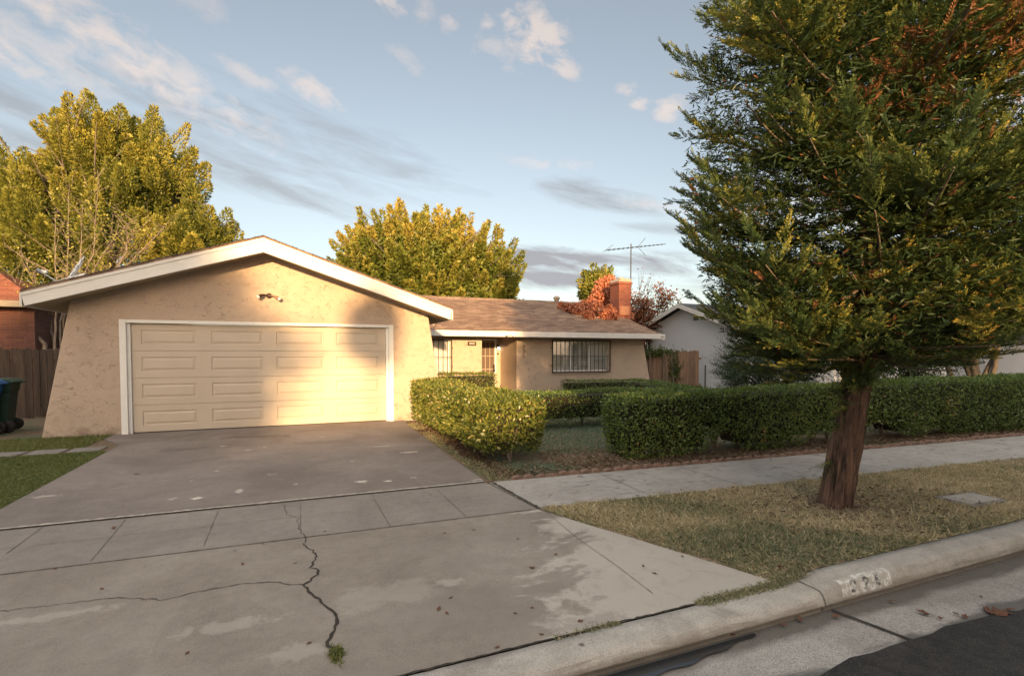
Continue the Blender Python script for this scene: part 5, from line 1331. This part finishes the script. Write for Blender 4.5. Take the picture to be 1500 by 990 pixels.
# ivy on that fence
iv = empty('fence_vine', (13.2,16.1,0), 'dark leafy vine climbing the brown fence right of the house', 'vine'); rg = np.random.default_rng(5)
P = np.concatenate([A(x, 16.05+.03*k, z)+rg.normal(size=(n,3))*A(w_,.05,h_) for k, (x, z, w_, h_, n) in enumerate([(13.75,.95,.16,.34,420),(13.1,1.55,.16,.07,160),(12.75,1.6,.16,.08,200),(12.5,1.5,.1,.12,120),(13.5,1.60,.16,.05,130),(14.0,1.55,.2,.06,120),(13.2,1.68,.04,.08,60)])])
P[:,2] = np.clip(P[:,2], .05, 1.9); n = len(P)
link('leaves', quads_mesh('leaves', leaves(P, sph(n)-A(0,0,.3), sph(n)+A(0,-1,0), .085*rg.uniform(.6,1.3,n), .06*rg.uniform(.7,1.2,n), .2), rg.random(n)), M['treeD'], iv)
mb = MB(); rr = random.Random(8); mb.tube([(12.5,15.98,-.03),(13.8,15.98,-.03)], .02, 5)
for x in (12.55,12.7,13.15,13.3,13.7): limb(mb, (x, 15.98, 0), (x+rr.uniform(-.15,.15), 16.0, 1.6), .018, .010, 8, .05, 5, rr)
mb.build('stems', M['bark_pale'], iv); wpar(iv)
mb = MB(); mb.lathe([(.025,0),(.025,1.05),(.03,1.06),(0,1.08)], (15.45,16.2,0), 8); o = mb.build('stake', M['darkmetal']); tag(o, 'thin dark metal stake just right of the brown fence', 'stake')

def trash_bin(name, label, loc, mat, rz):
    root = empty(name, (*loc,0), label, 'bin', rz=rz)
    mb = MB(); P = []
    for (z, wx, wy) in ((.10,.20,.22),(.14,.215,.235),(.78,.265,.30),(.80,.285,.32),(.94,.30,.335),(.96,.31,.345)):
        P.append([(-wx,-wy,z),(wx,-wy,z),(wx,wy,z),(-wx,wy,z)])
    vs = [q for r_ in P for q in r_]; mb.add(vs, [(3,2,1,0)]+[(k*4+j, k*4+(j+1)%4, (k+1)*4+(j+1)%4, (k+1)*4+j) for k in range(5) for j in range(4)]+[(20,21,22,23)])
    mb.build('body', mat, root, .02)
    mb = MB(); mb.prism([(-.36,.965),(.34,.965),(.34,.995),(.25,1.045),(-.27,1.055),(-.36,1.0)], 'y', -.335, .335); mb.build('lid', mat, root, .015)
    mb = MB(); mb.tube([(.34,-.25,.98),(.40,-.22,.97),(.40,.22,.97),(.34,.25,.98)], .016, 8); mb.build('handle', mat, root)
    for s in (-1, 1): mb = MB(); mb.lathe([(0,-.03),(.09,-.03),(.12,-.025),(.12,.025),(.09,.03),(0,.03)], (.22, s*.27, .12), 20, axis='y'); mb.build('wheel', M['black'], root)
    return root
gx, gy = gp(14, 634); trash_bin('wheelie_bin', 'dark green wheelie bin standing by the left fence', (gx-.32, gy+.25), M['bin_green'], R(8))
bx_, by_ = gp(-16, 640); trash_bin('wheelie_bin', 'blue wheelie bin cut by the left edge of the photo', (bx_-.27, by_+.1), M['bin_blue'], R(0))
mb = MB(); mb.box(-4.4,-3.82,15.2,15.5,1.02,1.06); mb.box(-4.35,-3.9,15.45,15.5,.85,1.02); tag(mb.build('shelf_bracket', M['white']), 'small white ledge on the fence next to the garage wall', 'ledge')

# white neighbour house: gable end towards us
nh = empty('neighbour_house', (16,15.9,0), 'pale grey-white neighbouring house with a gable end behind the brown fence', 'house')
NX = 16.0; y0, y1, ym = 15.2, 20.6, 17.95
zr = zat(998, 450, 18.0)*0+3.66
apx = xat(998, ym)
mb = MB(); mb.prism([(y0,-.05),(y1,-.05),(y1,2.72),(ym,3.60),(y0,2.72)], 'x', NX, 30); mb.build('wall', M['neigh'], nh)
mb = MB()
for sg, ya in ((-1,y0-.5),(1,y1+.5)):
    zz = 3.72-.345*abs(ya-ym)
    mb.add([(NX-.45,ya,zz),(30.5,ya,zz),(30.5,ym,3.72),(NX-.45,ym,3.72),(NX-.45,ya,zz-.05),(30.5,ya,zz-.05),(30.5,ym,3.67),(NX-.45,ym,3.67)], [(0,1,2,3),(7,6,5,4),(0,4,5,1),(1,5,6,2),(2,6,7,3),(3,7,4,0)])
mb.build('roof', M['shingle_grey'], nh)
mb = MB(); e = .345
mb.prism([(y0-.5,3.70-e*(ym-y0+.5)),(ym,3.70),(y1+.5,3.70-e*(y1+.5-ym)),(y1+.5,3.52-e*(y1+.5-ym)),(ym,3.52),(y0-.5,3.52-e*(ym-y0+.5))], 'x', NX-.49, NX-.455); mb.box(NX-.455,30.4,y0-.53,y0-.50,3.52-e*(ym-y0+.5),3.69-e*(ym-y0+.5)); mb.build('rake_board', M['trim'], nh)
mb = MB(); mb.box(NX-.02, NX-.001, ym-.75, ym-.45, 2.95, 3.28); mb.build('gable_vent', plain('vent_grey', (.16,.16,.17), .8), nh)
wpar(nh)
# the neighbour's front wing further right, with a white-framed window
nw = empty('neighbour_wing', (30.6,15.9,0), 'grey neighbouring house wing with white-framed window seen under the right tree', 'house')
mb = MB(); mb.box(30.6, 50, 15.5, 24, -.05, 2.3); mb.build('wall', M['neigh_grey'], nw)
xa, xb = xat(1372, 15.5)[0], xat(1416, 15.5)[0]
wn = empty('window'); wn.parent = nw
mb = MB(); mb.box(xa, xb, 15.42, 15.49, .92, 1.05); mb.box(xa, xb, 15.42, 15.49, 1.95, 2.05); mb.box(xa, xa+.2, 15.42, 15.49, 1.05, 1.95); mb.box(xb-.9, xb, 15.42, 15.49, 1.05, 1.95); mb.build('frame', M['white'], wn)
mb = MB(); mb.box(xa+.2, xb-.9, 15.46, 15.48, 1.05, 1.95); mb.build('pane', M['glass'], wn)
mb = MB(); mb.prism([(14.8,2.28),(14.8,2.42),(19.5,4.0),(24.6,2.42),(24.6,2.28)], 'x', 30.3, 50.4); mb.build('roof', M['shingle_grey'], nw)
wpar(nw)
# brick house at the far left
bh = empty('brick_house', (-13,20,0), 'dark red brick neighbouring house with orange-red roof at the far left', 'house')
mb = MB(); mb.box(-20,-6.6,18.8,23,-.05,3.0); mb.build('wall', M['brick_far'], bh)
mb = MB(); mb.add([(-20.5,18.3,2.95),(-6.3,18.3,2.95),(-8.3,20.9,4.15),(-20.5,20.9,4.15),(-6.3,23.5,2.95),(-20.5,23.5,2.95)], [(0,1,2,3),(1,4,2),(3,2,4,5),(0,3,5),(0,5,4,1)]); mb.build('roof', M['roof_red'], bh)
mb = MB(); mb.box(-20.5,-6.28,18.26,18.30,2.80,2.97); mb.build('fascia_board', M['soffit'], bh)
wpar(bh)

# conifer-like shrub, dark tree masses and twisted tree behind the front hedge
c = cxy(1120, 12.0); broadleaf('juniper_shrub', 'bluish-green feathery shrub behind the front hedge', (c[0],c[1],0), .3, (c[0],c[1],1.15), (1.25,1.0,1.15), 34, 90, M['treeB'], M['bark_dark'], .055, .32, 12, .35, up=.25, trunk_r=.05, clump_r=.33, seed=51, cat='shrub')
c = cxy(1330, 13.0); broadleaf('dark_shrub', 'dense dark green shrub behind the hedge right of the redwood trunk', (c[0],c[1],0), .4, (c[0],c[1],1.5), (1.5,1.2,1.6), 36, 80, M['treeD'], M['bark_dark'], .07, .35, 9, .45, up=.2, trunk_r=.06, clump_r=.34, seed=52, cat='shrub')
c = cxy(1240, 15.0); broadleaf('dark_shrub', 'tall dark evergreen mass directly behind the redwood trunk', (c[0],c[1],0), .6, (c[0],c[1],1.9), (2.1,1.4,1.9), 40, 75, M['treeD'], M['bark_dark'], .08, .4, 9, .45, up=.2, trunk_r=.08, clump_r=.34, seed=53, cat='shrub')
c = cxy(1428, 17.0)
tt = broadleaf('yard_tree', 'green leafy tree with a twisted forked trunk above the right end of the hedge', (c[0],c[1],0), 1.2, (c[0],c[1],3.3), (3.3,2.6,1.9), 60, 75, M['treeD'], M['bark'], .11, .45, 9, .42, up=.1, trunk_r=.14, clump_r=.3, seed=54)
mb = MB(); rr = random.Random(77); b0 = Vector((c[0], c[1], 0))
for k, (dx, dy) in enumerate([(-.9,.2),(.7,.1),(1.3,-.3),(-1.5,.3),(.2,.6)]): limb(mb, b0+Vector((.22*(k%2),0,.0)), b0+Vector((dx,dy,2.3)), .10, .04, 7, .16, 8, rr)
mb.build('fork', M['bark'], tt); wpar(tt)
c = cxy(1560, 24.0); broadleaf('backyard_tree', 'tall dark tree far behind the right end of the hedge', (c[0],c[1],0), 2, (c[0],c[1],5.0), (4.0,3.4,3.6), 60, 60, M['treeD'], M['bark'], .18, .6, 9, .42, up=.2, trunk_r=.2, clump_r=.3, seed=55)
c = cxy(1300, 34.0); broadleaf('backyard_tree', 'distant olive tree behind the grey neighbouring wing', (c[0],c[1],0), 2, (c[0],c[1],4.6), (4.5,3.4,2.9), 50, 55, M['treeL'], M['bark'], .22, .7, 9, .42, up=.2, trunk_r=.2, clump_r=.3, seed=56)

# ------------------------------------------------------------------ grass and litter
def grass(name, label, P, mat, h, w_, rnd, lean=.9, cat='grass'):
    n = len(P); d = unit(rng.normal(size=(n,3))*A(1,1,.3)*lean+A(0,0,.75)); s_ = unit(np.cross(d, sph(n)))
    h = h*rng.uniform(.45,1.3,n)[:,None]; w_ = w_*rng.uniform(.7,1.3,n)[:,None]; bend = unit(rng.normal(size=(n,3))*A(1,1,.2))*h*.25
    V = np.stack([P-s_*w_/2, P+s_*w_/2, P+d*h+bend+s_*w_*.12, P+d*h+bend-s_*w_*.12], 1)
    o = link(name, quads_mesh(name, V, rnd), mat); return tag(o, label, cat, kind='stuff')
def in_verge(x, y): 
    xl = 2.235+.87*np.clip((4.57-y)/2.05, 0, 1)+.02*np.sin(y*9)
    return (x > xl) & (y > 2.515) & (y < 4.60-.075*(x-2.3)+.03*np.sin(x*7)+.02*np.sin(x*19))
bxr, byr = gp(1228, 741)
P = []
for (x0, x1, n) in ((2.3,5.2,52000),(5.2,9,40000),(9,18,36000)):
    a = rng.uniform(x0, x1, n); b_ = rng.uniform(2.5, 4.65, n); P.append(np.stack([a, b_, np.zeros(n)], 1))
P = np.concatenate(P); P = P[in_verge(P[:,0], P[:,1])]
dtr = np.hypot(P[:,0]-bxr, P[:,1]-byr); P = P[dtr > .26]; dtr = dtr[dtr > .26]
keep = rng.random(len(P)) < np.clip(.35+(dtr-.3)*.8, .3, 1)*np.clip(.9+.5*fnoise(P, 2.5, 61), .35, 1); P = P[keep]; dtr = dtr[keep]
mcx, mcy = gp(1428, 733); k = (np.abs(P[:,0]-mcx) > .33) | (np.abs(P[:,1]-mcy) > .20); P = P[k]; dtr = dtr[k]
gr = .66+.40*fnoise(P, 1.7, 62)+.20*fnoise(P, 7, 63)-.04*(P[:,0]-4.5)/5-.25*np.exp(-((P[:,0]-3.4)/.7)**2)*(P[:,1] < 3.4)+.22*np.exp(-(dtr/1.0)**2)
P[:,2] = verge_z(P[:,0], P[:,1])
gr = .40+.62*np.maximum(gr-.42, -.18)+.10*(gr > .45)
rnd = np.clip(gr+rng.normal(size=len(P))*.20+.10*fnoise(P, 28, 69)+.03, 0, 1)
grass('verge_grass', 'patchy straw and green mown grass of the verge', P, M['grass_dry'], .046, .0085, rnd, 1.15)
n = 6000; P = np.stack([rng.uniform(2.3,9,n), rng.uniform(2.5,4.65,n), np.zeros(n)], 1); P = P[in_verge(P[:,0], P[:,1])]; P[:,2] = verge_z(P[:,0], P[:,1])
grass('verge_tufts', 'longer straw-coloured tufts standing up in the mown verge', P, M['grass_dry'], .06, .006, np.clip(.65+.4*fnoise(P, 1.7, 62)+rng.normal(size=len(P))*.15, 0, 1), 1.0)
# left lawn
P = np.stack([rng.uniform(-7.5,-2.64,60000), rng.uniform(6.0,9.98,60000), np.zeros(60000)], 1)
P = P[P[:,0] < -2.645+.02*np.sin(P[:,1]*8)]
grass('lawn_grass', 'short green lawn grass left of the driveway', P, M['grass_green'], .04, .008, np.clip(.45+.25*fnoise(P, 1.8, 64)+rng.normal(size=len(P))*.18, 0, 1), 1.1)
n = 30000; P = np.stack([rng.uniform(-7,-3.1,n), rng.uniform(10.42,11.9,n), np.zeros(n)], 1); P = P[(fnoise(P, 1.6, 65) > -.1) & ((P[:,0] > -5.4) | (P[:,1] < 11.2))]
grass('lawn_grass', 'thin ragged grass between the stepping stones and the garage', P, M['grass_green'], .05, .009, rng.beta(2,2,len(P)), 1.1)
# yard lawn behind the hedges
n = 90000; P = np.stack([rng.uniform(3.2,12.5,n), rng.uniform(6.0,11.6,n), np.zeros(n)], 1)
dn = np.clip(.5+1.3*(P[:,1]-6.9)+.5*fnoise(P, 2, 66), .05, 1); P = P[rng.random(len(P)) < dn]
grass('yard_grass', 'bluish-green yard lawn glimpsed between the hedges', P, M['grass_blue'], .040, .010, np.clip(.4+.3*fnoise(P, 1.6, 67)+rng.normal(size=len(P))*.16, 0, 1), 1.2)
# weeds along the driveway's right edge
n = 9000; y_ = rng.uniform(5.8,11.2,n); P = np.stack([2.2+.025*(y_-5.8)+rng.exponential(.13,n), y_, np.zeros(n)], 1); P = P[(P[:,0] < 3.0) & (fnoise(P, 3, 68) > -.15)]
grass('edge_grass', 'thin weedy grass between driveway and hedge', P, M['grass_dry'], .05, .007, np.clip(.35+rng.normal(size=len(P))*.22, 0, 1), 1.1)
# grass growing in the kerb gap
x_ = rng.uniform(1.3,3.3,9000); k = (fnoise(np.stack([x_, x_*0, x_*0], 1), 3.0, 70) > .0) | (x_ > 2.35) ; x_ = x_[k & (rng.random(len(x_)) < np.clip((x_-1.3)/1.2, .12, 1))]
P = np.stack([x_, 2.512+rng.normal(size=len(x_))*(.012+.014*(x_ > 2.4)), np.full(len(x_), -.052)+np.clip((x_-3.0)*.15, 0, .05)], 1)
grass('gap_weeds', 'low green weeds growing in the gap behind the kerb', P, M['grass_dry'], .020, .006, np.clip(rng.beta(2,2.4,len(P))*.8, 0, 1), 1.5, 'weeds')
cx_, cy_ = apg(488, 968); n = 260; P = np.stack([cx_+rng.normal(size=n)*.013, cy_+rng.normal(size=n)*.035, np.full(n, apz(cx_, cy_)+.003)], 1)
grass('crack_weed', 'small green weed sprouting from the driveway crack', P, M['grass_green'], .035, .009, rng.beta(2,2,n), 1.3, 'weed')['kind'] = 'stuff'
# leaf litter
def litter(name, label, P, mat, s_):
    n = len(P); q = leaves(P, sph(n)*A(1,1,.25), A(0,0,1)+sph(n)*.55, s_*rng.uniform(.5,1.4,n), s_*.5*rng.uniform(.6,1.2,n), .3, .5); return tag(link(name, quads_mesh(name, q, rng.random(n)), mat), label, 'leaf litter', kind='stuff')
L_ = []
y_ = rng.uniform(5.9,11.4,5000); L_.append(np.stack([2.42+.02*(y_-6)+rng.normal(size=5000)*.14, y_, np.full(5000,.008)], 1))
x_ = rng.uniform(2.4,14,7500); L_.append(np.stack([x_, 5.86-.062*(x_-2.3)+np.abs(rng.normal(size=7500))*.33, np.full(7500,.008)], 1))
n = 1100; L_.append(np.stack([3.3+rng.uniform(0,1.3,n), 6.1+rng.uniform(0,1.2,n), np.full(n,.008)], 1))
P = np.concatenate(L_); P = P[P[:,0] > 2.22+.02*(P[:,1]-5.8)]
litter('leaf_litter', 'dry brown leaves littering the soil beneath the hedges', P, M['litter'], .040)
n = 700; r_ = np.abs(rng.normal(size=n))*.9+.15; a = rng.uniform(0,6.28,n); P = np.stack([bxr+r_*np.cos(a)*1.5, byr+r_*np.sin(a)*.8, np.full(n,.022)], 1); P = P[in_verge(P[:,0], P[:,1])]
litter('needle_litter', 'rusty redwood needle litter around the foot of the trunk', P, M['litter'], .045)
# single fallen leaves in the gutter and on the drive
lm = plain('dead_leaf', (.14,.065,.038), .8, var=.35, scale=30); first = None
def z_at(x, y): return -.146 if y < 2.26 else (apz(x, y) if y < 4.6 and x < 2.2+.85*(4.6-y)/2.1 else (WZ if y < 5.8 else UPZ))+.004
spots = [(1363,904,.07),(1368,906,.05),(1412,906,.04),(1425,910,.06),(1388,912,.04),(1456,898,.06),(1470,901,.075),(1484,903,.07),(1492,899,.06),(1462,903,.08),(1478,906,.09),(1179,914,.05),(1155,922,.04),(1232,909,.05),(1315,886,.045),(1080,938,.04),(1448,880,.03),
         (160,777,.055),(380,800,.03),(350,829,.035),(428,827,.025),(265,955,.03),(447,939,.035),(196,697,.05),(693,778,.03),(780,830,.05),(759,790,.03),(815,811,.035),(738,809,.02),(659,873,.03),(641,889,.045),(653,895,.03),(755,894,.025),(794,923,.03),(780,886,.025),(728,942,.03),(852,904,.04),(630,727,.03),(140,866,.03),(72,838,.03),(650,783,.03),(945,826,.03),(962,836,.04),(1003,812,.03)]
for i, (px, py, s_) in enumerate(spots):
    z = -.15 if px > 1050 and py > 870 else 0
    x_, y_ = gp(px, py, z); zz = z_at(x_, y_) if z == 0 else -.145
    if first is None:
        mb = MB(); V = []
        for (a, b_, c_) in [(-.5,0,.10),(-.25,.24,.02),(.1,.28,.10),(.35,.14,.02),(.55,0,.12),(.3,-.18,.03),(.05,-.30,.12),(-.28,-.2,.01)]: V.append((a, b_, c_))
        V.append((0,0,.04)); mb.add(V, [(k, (k+1)%8, 8) for k in range(8)]); mb.tube([(-.5,0,.10),(-.65,.04,.06),(-.8,.02,.08)], .02, 5)
        first = mb.build('fallen_leaf', lm); o = first; so = o.modifiers.new('thick', 'SOLIDIFY'); so.thickness = .02
    else: o = copy_tree(first)
    gut = z < 0
    tag(o, 'curled brown dead leaf lying in the concrete gutter at lower right' if gut else 'small brown leaf fallen on the driveway concrete', 'leaf', 'dead leaves in the gutter' if gut else 'leaves scattered on the driveway')
    o.location = (x_, y_, zz); o.scale = (s_,)*3; o.rotation_euler = (random.uniform(-.3,.3), random.uniform(-.2,.2), random.uniform(0,6.28))

# ------------------------------------------------------------------ across the street (behind the camera): what shades the yard
oh = empty('opposite_house', (-4,-16,0), 'low single-storey house across the street behind the camera', 'house')
mb = MB(); mb.box(-16,-2.5,-21,-13.4,-.05,2.6); mb.box(-2.2,22,-21,-13.4,-.05,3.0); mb.build('wall', M['stucco'], oh)
mb = MB(); mb.prism([(-21.8,2.55),(-16.6,4.25),(-12.8,2.9),(-12.8,2.78),(-21.8,2.43)], 'x', -16.6, -2.2); mb.prism([(-21.8,2.95),(-16.6,4.75),(-12.8,3.3),(-12.8,3.18),(-21.8,2.83)], 'x', -2.15, 22.6); mb.build('roof', M['shingle'], oh)
mb = MB(); mb.box(-12,-7.5,-13.39,-13.34,.05,2.2); mb.build('garage_door', M['door'], oh)
mb = MB(); mb.box(2,4.4,-13.39,-13.34,.9,2.1); mb.build('window', M['glass'], oh); wpar(oh)
broadleaf('shade_tree', 'leafy tree across the street shading the left of the garage', (-11.3,-15,0), 2.0, (-11.3,-15,5.5), (5.2,2.6,3.9), 95, 50, M['treeD'], M['bark'], .32, .8, 9, .5, up=.2, trunk_r=.25, clump_r=.30, seed=71, group='trees across the street')
broadleaf('shade_tree', 'broad leafy tree across the street shading the redwood and the right wing', (9.0,-15,0), 2.0, (9.0,-15,5.7), (6.5,2.6,4.6), 95, 48, M['treeD'], M['bark'], .34, .8, 9, .5, up=.2, trunk_r=.25, clump_r=.30, seed=72, group='trees across the street')
broadleaf('shade_tree', 'low bushy tree added unseen across the street to shade the lower garage front', (-9.2,-14.2,0), 1.6, (-9.2,-14.2,4.0), (2.2,1.6,1.9), 34, 60, M['treeD'], M['bark'], .26, .5, 9, .5, up=.2, trunk_r=.12, clump_r=.34, seed=75, group='trees across the street')  # unseen; added to carry the shade down the garage front
broadleaf('shade_tree', 'small round tree added unseen across the street to shade the redwood', (4.0,-15,0), 1.6, (4.0,-15,5.0), (2.0,1.6,2.6), 40, 55, M['treeD'], M['bark'], .26, .5, 9, .5, up=.2, trunk_r=.12, clump_r=.34, seed=77, group='trees across the street')  # unseen; put in to keep sun off the right half of the redwood
broadleaf('shade_tree', 'slim tree added unseen across the street to darken a garage door patch', (-4.9,-14.6,0), 4.2, (-4.9,-14.6,6.1), (.62,.6,1.0), 12, 40, M['treeD'], M['bark'], .2, .3, 7, .45, up=.4, trunk_r=.06, clump_r=.4, seed=76, group='trees across the street')  # unseen; invented to throw the dark patch beside the right door jamb
broadleaf('shade_tree', 'tall leafy tree added unseen across the street to shade the neighbouring wing', (21,-15,0), 2.0, (21,-15,5.6), (6,2.6,3.8), 60, 45, M['treeD'], M['bark'], .36, .8, 9, .5, up=.2, trunk_r=.25, clump_r=.30, seed=73, group='trees across the street')  # unseen; added to keep the grey wing out of the sun
broadleaf('shade_tree', 'wide leafy tree added unseen at the far right to shade the neighbouring wing', (29,-15,0), 2.0, (29,-15,5.6), (6.4,2.6,3.8), 60, 45, M['treeD'], M['bark'], .36, .8, 9, .5, up=.2, trunk_r=.25, clump_r=.30, seed=74, group='trees across the street')  # unseen; added to close the sun gap onto the grey wing
for o_, l_ in ((ds, (-3.2,13.6,2.9)), (an, (11.9,18.3,2.6))): o_.location = l_; wpar(o_)
